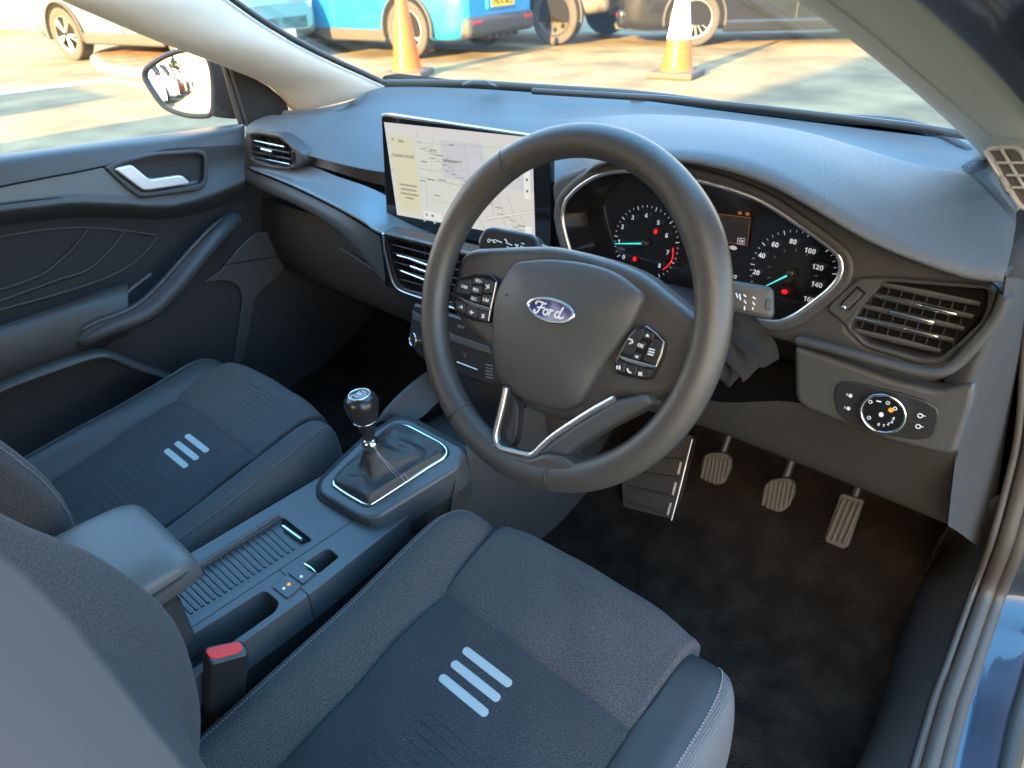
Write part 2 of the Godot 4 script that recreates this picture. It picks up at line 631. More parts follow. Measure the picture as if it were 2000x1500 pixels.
	mat("paint_maroon", lin(0.14, 0.015, 0.015), 0.3, 0.2, {"coat": 0.8})
	mat("paint_navy", lin(0.02, 0.04, 0.12), 0.3, 0.2, {"coat": 0.8})
	mat("render_wall", lin(0.30, 0.25, 0.17), 0.9)
	mat("wall_grey", lin(0.30, 0.30, 0.31), 0.85, 0, {"tri": 0.3, "tex": asp_t})
	mat("leaf", lin(0.09, 0.10, 0.04), 0.8)
	mat("bark", lin(0.12, 0.09, 0.06), 0.9)
	# the sat-nav picture (flat print on a lit screen)
	var s = Image.create(960, 540, false, Image.FORMAT_RGB8)
	s.fill(Color(0.83, 0.84, 0.80))
	s.fill_rect(Rect2i(380, 60, 280, 210), Color(0.79, 0.79, 0.81))
	s.fill_rect(Rect2i(560, 130, 400, 150), Color(0.80, 0.80, 0.82))
	s.fill_rect(Rect2i(0, 0, 960, 52), Color(0.84, 0.83, 0.82))
	s.fill_rect(Rect2i(640, 300, 320, 200), Color(0.85, 0.83, 0.80))
	var road = func(a, b, w, c):
		var n = int(a.distance_to(b))
		for k in n:
			var p = a.lerp(b, float(k) / n)
			s.fill_rect(Rect2i(int(p.x - w * 0.5), int(p.y - w * 0.5), w, w), c)
	var lc = Color(0.70, 0.70, 0.67)
	for q in [[200, 95, 960, 60, 2], [210, 285, 470, 300, 4], [470, 300, 640, 380, 4], [215, 235, 360, 240, 3], [330, 60, 300, 250, 2], [420, 150, 360, 250, 3], [420, 150, 470, 260, 3], [470, 260, 400, 330, 2], [250, 300, 240, 470, 3], [240, 400, 420, 420, 2], [640, 470, 960, 380, 12], [690, 350, 700, 440, 3], [740, 330, 760, 430, 3], [800, 320, 830, 420, 3], [640, 120, 700, 330, 3], [730, 120, 760, 300, 2], [650, 480, 760, 440, 3], [760, 440, 790, 540, 3], [660, 540, 880, 500, 3], [540, 60, 560, 300, 2], [560, 400, 640, 540, 3], [860, 400, 950, 540, 2]]:
		road.call(Vector2(q[0], q[1]), Vector2(q[2], q[3]), q[4], lc)
	for k in 26:
		var a = Vector2(210 + (k * 97) % 720, 70 + (k * 61) % 440)
		road.call(a, a + Vector2(30 + (k * 37) % 90, ((k * 53) % 80) - 40), 2, lc)
		for j in range(0, 24 + (k * 13) % 22, 6): s.fill_rect(Rect2i(int(a.x) + j + 14, int(a.y) + 14, 4, 4 + (j * 5 + k) % 4), Color(0.56, 0.55, 0.53))
	road.call(Vector2(640, 470), Vector2(960, 380), 8, Color(0.90, 0.89, 0.85))
	# place names: tiny grey strokes
	var dc = Color(0.50, 0.49, 0.47)
	for q in [[300, 120, 46], [350, 145, 38], [235, 190, 40], [390, 165, 120], [390, 172, 90], [345, 280, 44], [205, 300, 40], [262, 288, 46], [300, 375, 42], [440, 80, 30], [850, 470, 50], [800, 505, 60], [700, 200, 60]]:
		for k in range(0, q[2], 7):
			s.fill_rect(Rect2i(q[0] + k, q[1] + (k * 3) % 3, 5, 6 + (k * 5) % 4), dc)
	# card at the left
	s.fill_rect(Rect2i(26, 66, 172, 446), Color(0.84, 0.83, 0.72))
	for q in [[40, 84, 16, 12], [86, 88, 34, 14], [54, 340, 124, 11], [60, 366, 112, 11], [52, 392, 130, 11], [84, 416, 60, 11]]:
		for k in range(0, q[2], 8):
			s.fill_rect(Rect2i(q[0] + k, q[1], 6, q[3] - (k * 3) % 4), Color(0.56, 0.55, 0.46))
	for q in [[92, 462, 17, Color(0.76, 0.75, 0.64)], [138, 462, 15, Color(0.86, 0.72, 0.52)]]:
		for a in 40:
			var p = Vector2(q[0], q[1]) + Vector2.from_angle(TAU * a / 40) * q[2]
			s.fill_rect(Rect2i(int(p.x), int(p.y), 3, 3), q[3])
	s.fill_rect(Rect2i(205, 485, 130, 44), Color(0.90, 0.90, 0.87))
	s.fill_rect(Rect2i(222, 497, 12, 18), dc)
	s.fill_rect(Rect2i(262, 499, 18, 14), dc)
	s.fill_rect(Rect2i(900, 70, 40, 250), Color(0.91, 0.91, 0.88))
	for k in 4: s.fill_rect(Rect2i(913, 90 + k * 60, 14, 14), dc)
	s.fill_rect(Rect2i(900, 470, 40, 40), Color(0.92, 0.92, 0.90))
	for q in [[6, 110], [4, 190], [8, 260]]: s.fill_rect(Rect2i(q[0], q[1], 14, 4), dc)
	s.generate_mipmaps()
	var sm = StandardMaterial3D.new()
	sm.albedo_color = Color(0.04, 0.04, 0.04)
	sm.roughness = 0.25
	sm.emission_enabled = true
	sm.emission_texture = ImageTexture.create_from_image(s)
	sm.emission = Color(0, 0, 0)
	sm.emission_operator = BaseMaterial3D.EMISSION_OP_ADD
	sm.emission_energy_multiplier = 1.0
	sm.cull_mode = BaseMaterial3D.CULL_DISABLED
	T["map_screen"] = sm

# ---- the car park outside ----
var flat := []                         # things whose parts are given in local coordinates
func lpart(par, nm, g, m, label := "") -> MeshInstance3D:
	var o = part(par, nm, g, m, label)
	o.position = Vector3.ZERO
	return o
func wheel_mesh(car, at, R, w, s, style):
	# s: +1 on the right flank (+z), -1 on the left
	var xf = Transform3D(Basis(Vector3(1, 0, 0), Vector3(0, 0, s), Vector3(0, -s, 0)), at)   # local y points out of the car
	var k = R * 0.70
	var tyre = lathe([[k * 0.98, -w * 0.5], [R * 0.93, -w * 0.5], [R * 0.985, -w * 0.42], [R, -w * 0.3], [R, w * 0.3], [R * 0.985, w * 0.42], [R * 0.93, w * 0.5], [k * 1.04, w * 0.47], [k, w * 0.40], [k * 0.97, w * 0.1]], xf, 36)
	var t = lpart(car, "wheel", tyre, "tyre")
	var dark = style != "steel"
	var back = lathe([[0.001, w * 0.02], [k * 0.95, w * 0.02], [k, w * 0.1]], xf, 24)
	lpart(t, "rim_well", back, "alloy_dark" if style == "steel" else "void")
	lpart(t, "rim", lathe([[k * 0.90, w * 0.30], [k * 0.95, w * 0.42], [k * 1.01, w * 0.43], [k * 1.0, w * 0.2]], xf, 36), "alloy_dark" if style == "steel" else "alloy")
	lpart(t, "hub", lathe([[0.001, w * 0.40], [k * (0.34 if style == "steel" else 0.16), w * 0.39], [k * (0.42 if style == "steel" else 0.2), w * 0.20]], xf, 16), "alloy_dark" if style == "steel" else "alloy")
	if style == "steel":
		lpart(t, "wheel_disc", lathe([[0.001, w * 0.34], [k * 0.45, w * 0.36], [k * 0.62, w * 0.26], [k * 0.92, w * 0.34]], xf, 32), "arch_black")
		for q in 8:
			var a = TAU * q / 8
			lpart(t, "disc_hole", lathe([[0.0001, 0.004], [0.035, 0.003], [0.036, -0.004]], Transform3D(xf.basis, xf * Vector3(cos(a) * k * 0.70, w * 0.30, sin(a) * k * 0.70)), 12), "void")
			lpart(t, "wheel_bolt", lathe([[0.0001, 0.012], [0.012, 0.010], [0.013, -0.004]], Transform3D(xf.basis, xf * Vector3(cos(a) * k * 0.30, w * 0.36, sin(a) * k * 0.30)), 8), "alloy")
		return t
	var n = {"five": 5, "multi": 16, "mesh": 10, "steel": 6}[style]
	for q in n:
		var a = TAU * q / n + 0.2
		var pairs = [0.0]
		if style == "five": pairs = [-0.16, 0.16]
		if style == "mesh": pairs = [-0.22, 0.22]
		for d in pairs:
			var p0 = xf * Vector3(cos(a) * k * 0.14, w * 0.36, sin(a) * k * 0.14)
			var p1 = xf * Vector3(cos(a + d) * k * 0.93, w * 0.38, sin(a + d) * k * 0.93)
			var wd = {"five": 0.035, "multi": 0.016, "mesh": 0.018, "steel": 0.055}[style]
			lpart(t, "spoke", tube([p0, p1], wd * 0.5, 6), "alloy_dark" if style == "steel" else "alloy")
	return t
func make_car(nm, label, paint, o := {}) -> Node3D:
	var t = thing(nm, label, o.get("cat", "car"), Vector3.ZERO, o.get("group", ""))
	var L = o.get("L", 4.4)
	var W = o.get("W", 1.82)
	var H = o.get("H", 1.6)
	var wb = o.get("wb", 2.65)
	var R = o.get("R", 0.345)
	var cl = o.get("cl", 0.24)
	var ys = o.get("ys", 1.0)            # shoulder
	var hy = o.get("hy", 0.95)           # bonnet
	var h = L * 0.5
	# x stations: [x, half width factor, bottom, shoulder]
	var st = [[-h, 0.80, cl + 0.20, ys * 0.82], [-h + 0.05, 0.88, cl + 0.06, ys * 0.95], [-h + 0.30, 0.97, cl, ys], [-wb * 0.5, 1.0, cl, ys], [0, 1.0, cl, ys * 0.985], [wb * 0.36, 1.0, cl, ys * 0.97], [wb * 0.5, 0.99, cl, hy], [h - 0.45, 0.96, cl, hy * 0.95], [h - 0.12, 0.88, cl + 0.02, hy * 0.86], [h, 0.72, cl + 0.12, hy * 0.72]]
	if o.get("box", false):
		st[0] = [-h, 0.93, cl + 0.14, ys]; st[8] = [h - 0.08, 0.95, cl + 0.03, hy * 0.98]; st[9] = [h, 0.9, cl + 0.1, hy * 0.9]
	var rows = []
	for q in st:
		var w = W * 0.5 * q[1]
		var b = q[2]
		var s = q[3]
		var m = b + (s - b) * 0.55
		var row = []
		for pz in [[0.0, b - 0.0], [w * 0.80, b], [w * 0.95, b + 0.04], [w * 0.985, b + 0.14], [w, m], [w * 0.985, s - 0.10], [w * 0.94, s - 0.02], [w * 0.80, s + 0.015], [0.0, s + 0.03]]:
			row.append(Vector3(q[0], pz[1], pz[0]))
		var full = row.duplicate()
		for k in range(row.size() - 2, 0, -1): full.append(Vector3(row[k].x, row[k].y, -row[k].z))
		rows.append(PackedVector3Array(full))
	var body = loft(rows, 2, 4, true)
	for e in [0, rows.size() - 1]: cap(body, smooth(rows[e], 2, true), Vector3(-1 if e == 0 else 1, 0, 0))
	lpart(t, "body", body, paint)
	# glasshouse and roof
	var gx = o.get("gx", [-h + 0.12, -h + 0.55, 0.55, wb * 0.40])      # tail base, roof rear, roof front, screen base
	var wl = W * 0.5 * 0.90
	var wr = W * 0.5 * 0.72
	var base = rnd([Vector3(gx[0], ys - 0.03, -wl * 0.9), Vector3(gx[3], ys - 0.06, -wl * 0.86), Vector3(gx[3], ys - 0.06, wl * 0.86), Vector3(gx[0], ys - 0.03, wl * 0.9)], 0.25, 5)
	var top = rnd([Vector3(gx[1], H - 0.05, -wr), Vector3(gx[2], H - 0.05, -wr * 0.97), Vector3(gx[2], H - 0.05, wr * 0.97), Vector3(gx[1], H - 0.05, wr)], 0.2, 5)
	var gg = G.new()
	gg.grid([base, top], true)
	lpart(t, "windows", gg, "car_glass")
	var rf = dome(top, Vector3.UP, [[1.0, -0.03], [1.03, 0.0], [1.0, 0.03], [0.85, 0.05], [0.4, 0.06], [0.0, 0.062]])
	lpart(t, "roof", rf, paint)
	for sz in [-1, 1]:
		for q in [[gx[3] - 0.1, gx[2]], [gx[0] + 0.1, gx[1]], [(gx[0] + gx[3]) * 0.5 - 0.1, (gx[1] + gx[2]) * 0.5 - 0.15]]:
			lpart(t, "pillar", tube([Vector3(q[0], ys - 0.04, sz * wl * 0.9), Vector3(q[1], H - 0.04, sz * wr * 0.98)], 0.045, 6), paint)
	# lower cladding, flanks
	for sz in [-1, 1]:
		var z0 = sz * W * 0.5
		lpart(t, "sill", rbox(Vector3(0, cl + 0.06, z0 * 0.985), Vector3(wb - 2 * R - 0.1, 0.16, 0.07), 0.03), o.get("clad", "arch_black"))
		lpart(t, "door_seam", rbox(Vector3(0.05, ys * 0.62, z0 * 0.997), Vector3(0.012, ys * 0.55, 0.012), 0.002), "arch_black")
		for q in [-1, 1]:
			var wc = Vector3(q * wb * 0.5, R, z0 * 0.995)
			var o1 = PackedVector3Array()
			var liner = PackedVector3Array()
			for k in 19:
				var a = PI * 1.12 * k / 18 - PI * 0.06
				o1.append(wc + Vector3(cos(a) * (R + 0.075), sin(a) * (R + 0.075), sz * 0.006))
				liner.append(wc + Vector3(cos(a) * (R + 0.06), sin(a) * (R + 0.06), sz * 0.012))
			lpart(t, "arch_liner", prism(liner, Vector3(0, 0, sz), 0.02, 0.002), "void")
			lpart(t, "arch_trim", tube(o1, 0.04, 8, false, Vector2(0.5, 1.0), Vector3(0, 0, 1)), o.get("arch", "arch_black"))
			wheel_mesh(t, Vector3(q * wb * 0.5, R, sz * (W * 0.5 - 0.085)), R, 0.22, sz, o.get("wheel", "five"))
	# rear: bumper, diffuser, lamps, plate ; front: lamps, grille, bumper
	lpart(t, "rear_bumper", rbox(Vector3(-h + 0.10, cl + 0.17, 0), Vector3(0.30, 0.26, W * 0.88), 0.08), o.get("clad", "arch_black"))
	for k in 5: lpart(t, "diffuser_fin", rbox(Vector3(-h + 0.06, cl + 0.03, (k - 2) * 0.17), Vector3(0.20, 0.07, 0.02), 0.006), "arch_black")
	for sz in [-1, 1]:
		lpart(t, "tail_lamp", rbox(Vector3(-h + 0.12, ys * 0.88, sz * W * 0.40), Vector3(0.20, 0.16, 0.26), 0.05), "tail_red")
		lpart(t, "reflector", rbox(Vector3(-h - 0.045, cl + 0.22, sz * W * 0.34), Vector3(0.02, 0.035, 0.20), 0.008), "tail_red")
		lpart(t, "headlamp", rbox(Vector3(h - 0.20, hy * 0.76, sz * W * 0.36), Vector3(0.22, 0.12, 0.30), 0.05), "plate_white")
	lpart(t, "grille", rbox(Vector3(h - 0.06, hy * 0.50, 0), Vector3(0.12, 0.22, W * 0.62), 0.04), "arch_black")
	var py = o.get("py", ys * 0.60)
	var plate = lpart(t, "number_plate", rbox(Vector3(-h - 0.035, py, 0), Vector3(0.012, 0.111, 0.52), 0.004), "plate_yellow")
	lpart(t, "plate_recess", rbox(Vector3(-h + 0.02, py, 0), Vector3(0.10, 0.20, 0.72), 0.04), paint)
	if o.has("reg"):
		word(plate, "registration", o.reg, Vector3(-h - 0.041, py, 0), Vector3(0, 0, 1), Vector3.UP, 0.072, "plate_text", true, false, 0.002)
	lpart(t, "front_plate", rbox(Vector3(h + 0.005, hy * 0.36, 0), Vector3(0.012, 0.111, 0.52), 0.004), "plate_white")
	for sz in [-1, 1]: lpart(t, "door_mirror", rbox(Vector3(gx[3] - 0.25, ys + 0.06, sz * (W * 0.5 + 0.07)), Vector3(0.14, 0.14, 0.18), 0.05), paint)
	t.set_meta("dims", [wb, W])
	return t
# stand a car so that its wheel (front q=1 / rear q=-1, flank s) touches the point p, nose along f
func stand(t, p, f, q, s):
	var d = t.get_meta("dims")
	t.remove_meta("dims")
	f.y = 0
	f = f.normalized()
	var bs = Basis(f, Vector3.UP, f.cross(Vector3.UP))
	t.basis = bs
	t.position = p - bs * Vector3(q * d[0] * 0.5, 0, s * (d[1] * 0.5 - 0.085))
func make_cone(p, turn, label) -> Node3D:
	var t = thing("traffic_cone", label, "traffic cone", p, "")
	var bs = Basis(Vector3.UP, turn)
	lpart(t, "base", rbox(Vector3(0, 0.035, 0), Vector3(0.50, 0.07, 0.50), 0.02, bs), "cone_base")
	var xf = Transform3D(bs, Vector3.ZERO)
	lpart(t, "cone_body", lathe([[0.185, 0.065], [0.175, 0.09], [0.165, 0.10], [0.033, 1.0], [0.03, 1.01], [0.001, 1.012]], xf, 32), "cone_orange")
	return t
func make_tree(p, hgt, label):
	var t = thing("tree", label, "tree", p, "trees beyond the car park")
	lpart(t, "trunk", tube([Vector3.ZERO, Vector3(0.1, hgt * 0.3, 0), Vector3(-0.05, hgt * 0.75, 0.1)], [0.16, 0.12, 0.03], 8), "bark")
	var g = G.new()
	for k in 700:
		var a = rng.randf() * TAU
		var y = rng.randf()
		var r = sqrt(rng.randf()) * hgt * 0.33 * sin(PI * clampf(y * 0.9 + 0.08, 0, 1))
		var c = Vector3(cos(a) * r, hgt * (0.28 + 0.72 * y), sin(a) * r)
		var b = Basis(Vector3(rng.randf() - .5, rng.randf() - .5, rng.randf() - .5).normalized(), rng.randf() * TAU)
		var s = 0.10 + 0.12 * rng.randf()
		g.quad(c + b * Vector3(-s, 0, 0), c + b * Vector3(0, s * 0.6, 0), c + b * Vector3(s, 0, 0), c + b * Vector3(0, -s * 0.6, 0))
	lpart(t, "crown", g, "leaf")
func build_outside():
	var g = G.new()
	g.quad(Vector3(-150, GY, -150), Vector3(150, GY, -150), Vector3(150, GY, 150), Vector3(-150, GY, 150), Vector3.UP)
	struct("ground", g, "asphalt")
	# raised island with a kerb under the silver car, painted lines
	var isl = [oy(232, 148, GY), oy(300, 152, GY), oy(480, 150, GY), oy(620, 100, GY), oy(420, 60, GY), oy(200, 108, GY), oy(176, 122, GY), oy(190, 138, GY)]
	var outl = rnd(PackedVector3Array(isl), 0.5, 6)
	for k in outl.size(): outl[k].y = GY + 0.09
	var inner = PackedVector3Array()
	var c = Vector3.ZERO
	for p in outl: c += p
	c /= outl.size()
	for p in outl: inner.append(c + (p - c) * 0.90 + Vector3(0, 0.004, 0))
	var kb = struct("kerb", prism(outl, Vector3.UP, 0.10, 0.02), "kerb")
	part(kb, "paving", prism(inner, Vector3.UP, 0.02, 0.004), "paver")
	var ln = [[[0, 186, 0, 178, 215, 152, 218, 158]], [[210, 158, 215, 154, 300, 168, 296, 173]]]
	for q in ln:
		var a = q[0]
		var w = G.new()
		w.quad(oy(a[0], a[1], GY + 0.004), oy(a[2], a[3], GY + 0.004), oy(a[4], a[5], GY + 0.004), oy(a[6], a[7], GY + 0.004), Vector3.UP)
		struct("road_marking", w, "line_paint")
	# the parked cars in front
	var bf = oy(590, 101, GY) - oy(809, 114, GY)
	var blue = make_car("parked_car", "bright blue crossover with black sills and a yellow rear plate behind the cone", "paint_blue", {"L": 4.5, "H": 1.62, "ys": 1.04, "cl": 0.22, "wheel": "mesh", "reg": "YN74 WZE", "py": 0.66, "R": 0.36})
	stand(blue, oy(809, 114, GY), bf, -1, -1)
	var sil = make_car("parked_car", "pale silver crossover standing on the paved island by the kerb", "paint_silver", {"L": 4.4, "H": 1.62, "ys": 1.02, "cl": 0.26, "wheel": "five", "R": 0.36})
	stand(sil, oy(157, 117, GY), oy(335, 128, GY) - oy(157, 117, GY), -1, 1)
	var kh = make_car("parked_car", "khaki grey off-road car with a black steel wheel", "paint_khaki", {"L": 4.0, "W": 1.8, "H": 1.85, "ys": 1.15, "hy": 1.12, "cl": 0.40, "wb": 2.45, "box": true, "wheel": "steel", "R": 0.40, "gx": [-1.95, -1.85, 0.5, 0.75]})
	stand(kh, oy(1088, 87, GY), bf, -1, -1)
	var bk = make_car("parked_car", "black saloon with silver multi spoke wheel and bright sill line", "paint_black", {"L": 4.7, "H": 1.45, "ys": 0.95, "cl": 0.20, "wheel": "multi", "R": 0.35, "clad": "paint_black"})
	stand(bk, oy(1350, 90, GY), oy(1640, 84, GY) - oy(1350, 90, GY), -1, 1)
	var gr = make_car("parked_car", "pale grey blue car behind the bright blue crossover", "paint_palegrey", {"L": 4.4, "H": 1.6, "ys": 1.0, "wheel": "five", "R": 0.34})
	gr.position = Vector3(-13.2, GY, -8.2)
	gr.basis = Basis(Vector3.UP, PI * 0.93)
	gr.remove_meta("dims")
	# cones
	make_cone(oy(797, 149, GY), 0.5, "plain orange traffic cone in front of the bright blue crossover")
	var c2 = make_cone(oy(1320, 150, GY), 0.2, "orange traffic cone with a white sleeve before the black saloon")
	lpart(c2, "white_sleeve", lathe([[0.1265, 0.375], [0.128, 0.38], [0.046, 0.93], [0.044, 0.935]], Transform3D.IDENTITY, 32), "cone_white")
	# the low rendered wall in the far corner
	var w0 = oy(-60, 72, GY)
	var w1 = oy(88, 58, GY)
	var wd = Vector3(0.97, 0, -0.24).normalized()
	w0 = w1 - wd * (w1 - w0).length()
	var bw = thing("boundary_wall", "pale rendered wall at the far edge of the car park", "wall", w0)
	part(bw, "wall_face", rbox(w0.lerp(w1, -1.0) + Vector3(0, 1.2, 0), Vector3((w1 - w0).length() * 4.0, 2.4, 0.3), 0.01, Basis(wd, Vector3.UP, wd.cross(Vector3.UP))), "render_wall")
	part(bw, "pier", rbox(w1 + Vector3(0, 1.25, 0), Vector3(0.7, 2.5, 0.5), 0.01, Basis(wd, Vector3.UP, wd.cross(Vector3.UP))), "render_wall")
	# the row seen in the door mirror, behind this car
	var row = [["paint_white", "white hatchback first in the row behind, seen in the door mirror"], ["paint_white", "tall white car second in the row behind, seen in the door mirror"], ["paint_maroon", "dark red car between white and black cars, seen in the door mirror"], ["paint_black", "black car beyond the dark red one, seen in the door mirror"], ["paint_navy", "navy blue car at the end of the row, seen in the door mirror"]]
	for k in row.size():
		var q = make_car("parked_car", row[k][1], row[k][0], {"L": 4.3, "H": 1.5 + 0.1 * (k % 2), "ys": 0.96, "wheel": "five", "R": 0.33})
		q.remove_meta("dims")
		q.position = Vector3(-4.7 + 0.12 * k, GY, 6.4 + 2.8 * k)
		q.basis = Basis(Vector3.UP, -0.12 + 0.05 * k)
	for k in 2:  # unseen vans, added to shade the ground by the passenger window
		var v = make_car("shading_van", ["unseen tall grey van added behind the car to shade the ground beside the passenger window", "unseen tall dark blue van added next to the grey van for the same shade"][k], ["paint_palegrey", "paint_navy"][k], {"cat": "van", "L": 4.8, "W": 2.0, "H": 2.1, "ys": 1.2, "hy": 1.1, "box": true, "wheel": "steel", "R": 0.34})
		v.remove_meta("dims")
		v.position = Vector3(-4.6 - 3.0 * k, GY, 5.2 + 0.3 * k)
		v.basis = Basis(Vector3.UP, PI * 0.5)
	for k in 4: make_tree(Vector3(-16.0 + 3.4 * k, GY, 30.0 + 2.0 * (k % 2)), 3.2 + 0.7 * ((k * 7) % 3), ["low bushy tree at the far end of the mirrored row", "tall pointed tree beyond the mirrored white cars", "middle sized leafy tree beyond the mirrored dark red car", "small thin tree beyond the mirrored navy car"][k])
	# the showroom behind whose shadow lies over this car
	var b = thing("showroom", "plain grey showroom block whose shadow lies over the car", "building", Vector3(7.6, GY, 24))
	lpart(b, "wall", rbox(Vector3(0, 4.15, 0), Vector3(12.0, 8.3, 8.0), 0.05), "wall_grey")
	lpart(b, "roof_edge", rbox(Vector3(0, 8.4, 0), Vector3(12.2, 0.2, 8.2), 0.05), "arch_black")

# ---- dashboard ----
const FN := Vector3(0, 0.14, 0.99)       # the way the driver-side fascia faces
func slat(par, nm, a, b, r, m, sqx := 1.6):
	return part(par, nm, tube([a, a.lerp(b, 0.02), a.lerp(b, 0.98), b], [r * 0.4, r, r, r * 0.4], 8, false, Vector2(1.0, 1.0)), m)
func build_dash():
	var t = thing("dashboard", "dark grey right-hand-drive dashboard under the windscreen, air vents at both ends", "dashboard", Vector3(0, 0.5, -0.45))
	# top pad: windscreen edge -> crest, and the rolled front edge
	var r0 = pl([[556, 216, "y", 0.992], [612, 213, "y", 0.998], [682, 199, "y", 1.012], [748, 171, "y", 1.028], [900, 172, "y", 1.03], [1050, 181, "y", 1.03], [1240, 195, "y", 1.03], [1400, 216, "y", 1.03], [1600, 241, "y", 1.03], [1800, 265, "y", 1.03], [1900, 276, "y", 1.025], [1990, 395, "x", 0.685]])
	var r2 = pl([[481, 249, "z", -0.262], [532, 255, "z", -0.262], [562, 274, "z", -0.27], [595, 296, "z", -0.275], [747, 331, "z", -0.318], [1073, 352, "z", -0.36], [1175, 309, "z", -0.25], [1310, 291, "z", -0.235], [1496, 325, "z", -0.235], [1720, 451, "z", -0.245], [1880, 508, "z", -0.25], [1968, 521, "z", -0.25]])
	var q1 = PackedVector3Array()
	var q2 = PackedVector3Array()
	var q3 = PackedVector3Array()
	var q4 = PackedVector3Array()
	var q5 = PackedVector3Array()
	var q6 = PackedVector3Array()
	var low = pl([[482, 262, "z", -0.258], [532, 263, "z", -0.258], [561, 281, "z", -0.266], [594, 302, "z", -0.271], [747, 337, "z", -0.314], [1073, 359, "z", -0.355], [1175, 322, "z", -0.244], [1320, 316, "z", -0.226], [1496, 361, "z", -0.226], [1700, 474, "z", -0.236], [1872, 540, "z", -0.243], [1958, 552, "z", -0.243]])
	for k in 12:
		var hood = [0, 0, 0, 0, 0, 0.2, 0.8, 1, 1, 0.9, 0.5, 0][k]
		q1.append(r0[k].lerp(r2[k], 0.12) + Vector3(0, -0.004 + 0.0 * hood, 0))
		q2.append(r0[k].lerp(r2[k], 0.32) + Vector3(0, 0.002 - 0.008 * hood, 0))
		q3.append(r0[k].lerp(r2[k], 0.46) + Vector3(0, 0.005 + 0.006 * hood, 0))
		q4.append(r0[k].lerp(r2[k], 0.78) + Vector3(0, 0.006 + 0.007 * hood, 0))
		q5.append(r2[k])
		q6.append(low[k])
	var tuck = PackedVector3Array()
	for k in 12: tuck.append(low[k] + Vector3(0, -0.001, -0.055 if k > 5 else -0.03))
	var back = PackedVector3Array()
	for p in r0: back.append(p + Vector3(0, -0.03, -0.02))
	part(t, "top_pad", loft([back, r0, q1, q2, q3, q4, q5, q5.duplicate() if false else q6, tuck], 8, 5), "dash_top")
	# small sun sensor, speaker rings
	var so = oy(1247, 200, 1.028)
	part(t, "sun_sensor", lathe([[0.016, -0.004], [0.016, 0.004], [0.011, 0.011], [0.004, 0.0135], [0.0001, 0.014]], axis_xf(so, Vector3.UP), 20), "dash_top")
	var gpn = (r2[10] - r0[10]).cross(r0[11] - r0[10]).normalized()
	if gpn.y < 0: gpn = -gpn
	var gc = op(1914, 319, r0[10].lerp(q_at(r0[10], r2[10]), 1.0), gpn)
	for k in 7:
		var pts = PackedVector3Array()
		for j in 24:
			var a = TAU * j / 24
			var fx = frame_of(gpn)
			pts.append(gc + (fx[0] * cos(a) + fx[1] * sin(a) * 0.8) * (0.004 + 0.0042 * k) + fx[0] * 0.002 * k + gpn * 0.0035)
		part(t, "speaker_ring", tube(pts, 0.0011, 5, true), "dash_top")
	# passenger side: groove, band, ledge, lower face
	var a0 = pl([[575, 288, "z", -0.280], [595, 303, "z", -0.285], [650, 314, "z", -0.292], [747, 338, "z", -0.34], [900, 352, "z", -0.36], [1070, 366, "z", -0.37]])
	var a1 = pl([[576, 312, "z", -0.279], [597, 318, "z", -0.283], [650, 334, "z", -0.288], [747, 362, "z", -0.338], [900, 380, "z", -0.355], [1070, 400, "z", -0.365]])
	part(t, "fascia_band", loft([a0, a1], 6, 3), "plastic_mid")
	var b1 = pl([[488, 322, "z", -0.250], [540, 327, "z", -0.262], [590, 320, "z", -0.280], [660, 345, "z", -0.284], [747, 378, "z", -0.295], [900, 468, "z", -0.312], [1070, 506, "z", -0.325]])
	var b2 = pl([[489, 326, "z", -0.243], [540, 345, "z", -0.242], [600, 371, "z", -0.240], [655, 398, "z", -0.236], [705, 425, "z", -0.226], [745, 450, "z", -0.212], [1070, 528, "z", -0.205]])
	var b3 = pl([[489, 331, "z", -0.241], [540, 350, "z", -0.240], [600, 377, "z", -0.238], [655, 405, "z", -0.234], [705, 433, "z", -0.224], [745, 458, "z", -0.210], [1070, 536, "z", -0.203]])
	var bm = PackedVector3Array()
	for k in 7: bm.append(b1[k].lerp(b2[k], 0.5) + Vector3(0, -0.004, 0))
	var bt = PackedVector3Array()
	for k in 7: bt.append(b3[k] + Vector3(0, -0.002, -0.012))
	part(t, "trim_ledge", loft([b1, bm, b2, b3, bt], 6, 4), "trim_metal", "pale metallic ledge trim")
	var c0 = pl([[480, 331, "z", -0.247], [540, 354, "z", -0.246], [600, 381, "z", -0.244], [655, 409, "z", -0.240], [703, 437, "z", -0.230], [742, 462, "z", -0.216]])
	var c1 = pl([[476, 346, "z", -0.240], [540, 372, "z", -0.236], [600, 400, "z", -0.233], [655, 432, "z", -0.229], [706, 474, "z", -0.222], [752, 535, "z", -0.212]])
	var c2 = pl([[478, 356, "z", -0.245], [540, 384, "z", -0.242], [600, 412, "z", -0.239], [652, 446, "z", -0.236], [700, 490, "z", -0.230], [756, 560, "z", -0.22]])
	var c3 = PackedVector3Array()
	for k in 6: c3.append(c2[k] + Vector3(0, -0.012, -0.06))
	part(t, "lower_roll", loft([c0, c1, c2, c3], 6, 4), "plastic_mid")
	# glove box below, in the dark
	var g0 = PackedVector3Array()
	var g1 = PackedVector3Array()
	var g2 = PackedVector3Array()
	var g3 = PackedVector3Array()
	for k in 5:
		var x = lerpf(-0.74, -0.16, k / 4.0)
		g0.append(Vector3(x, 0.80, -0.29)); g1.append(Vector3(x, 0.72, -0.275)); g2.append(Vector3(x, 0.60, -0.33)); g3.append(Vector3(x, 0.585, -0.55))
	part(t, "glove_box", loft([g0, g1, g2, g3], 3, 4), "plastic_dark")
	# handle recess of the glove box
	var hp = pl([[664, 485, "z", -0.262], [690, 500, "z", -0.262], [735, 530, "z", -0.262], [744, 536, "z", -0.262], [722, 498, "z", -0.262]])
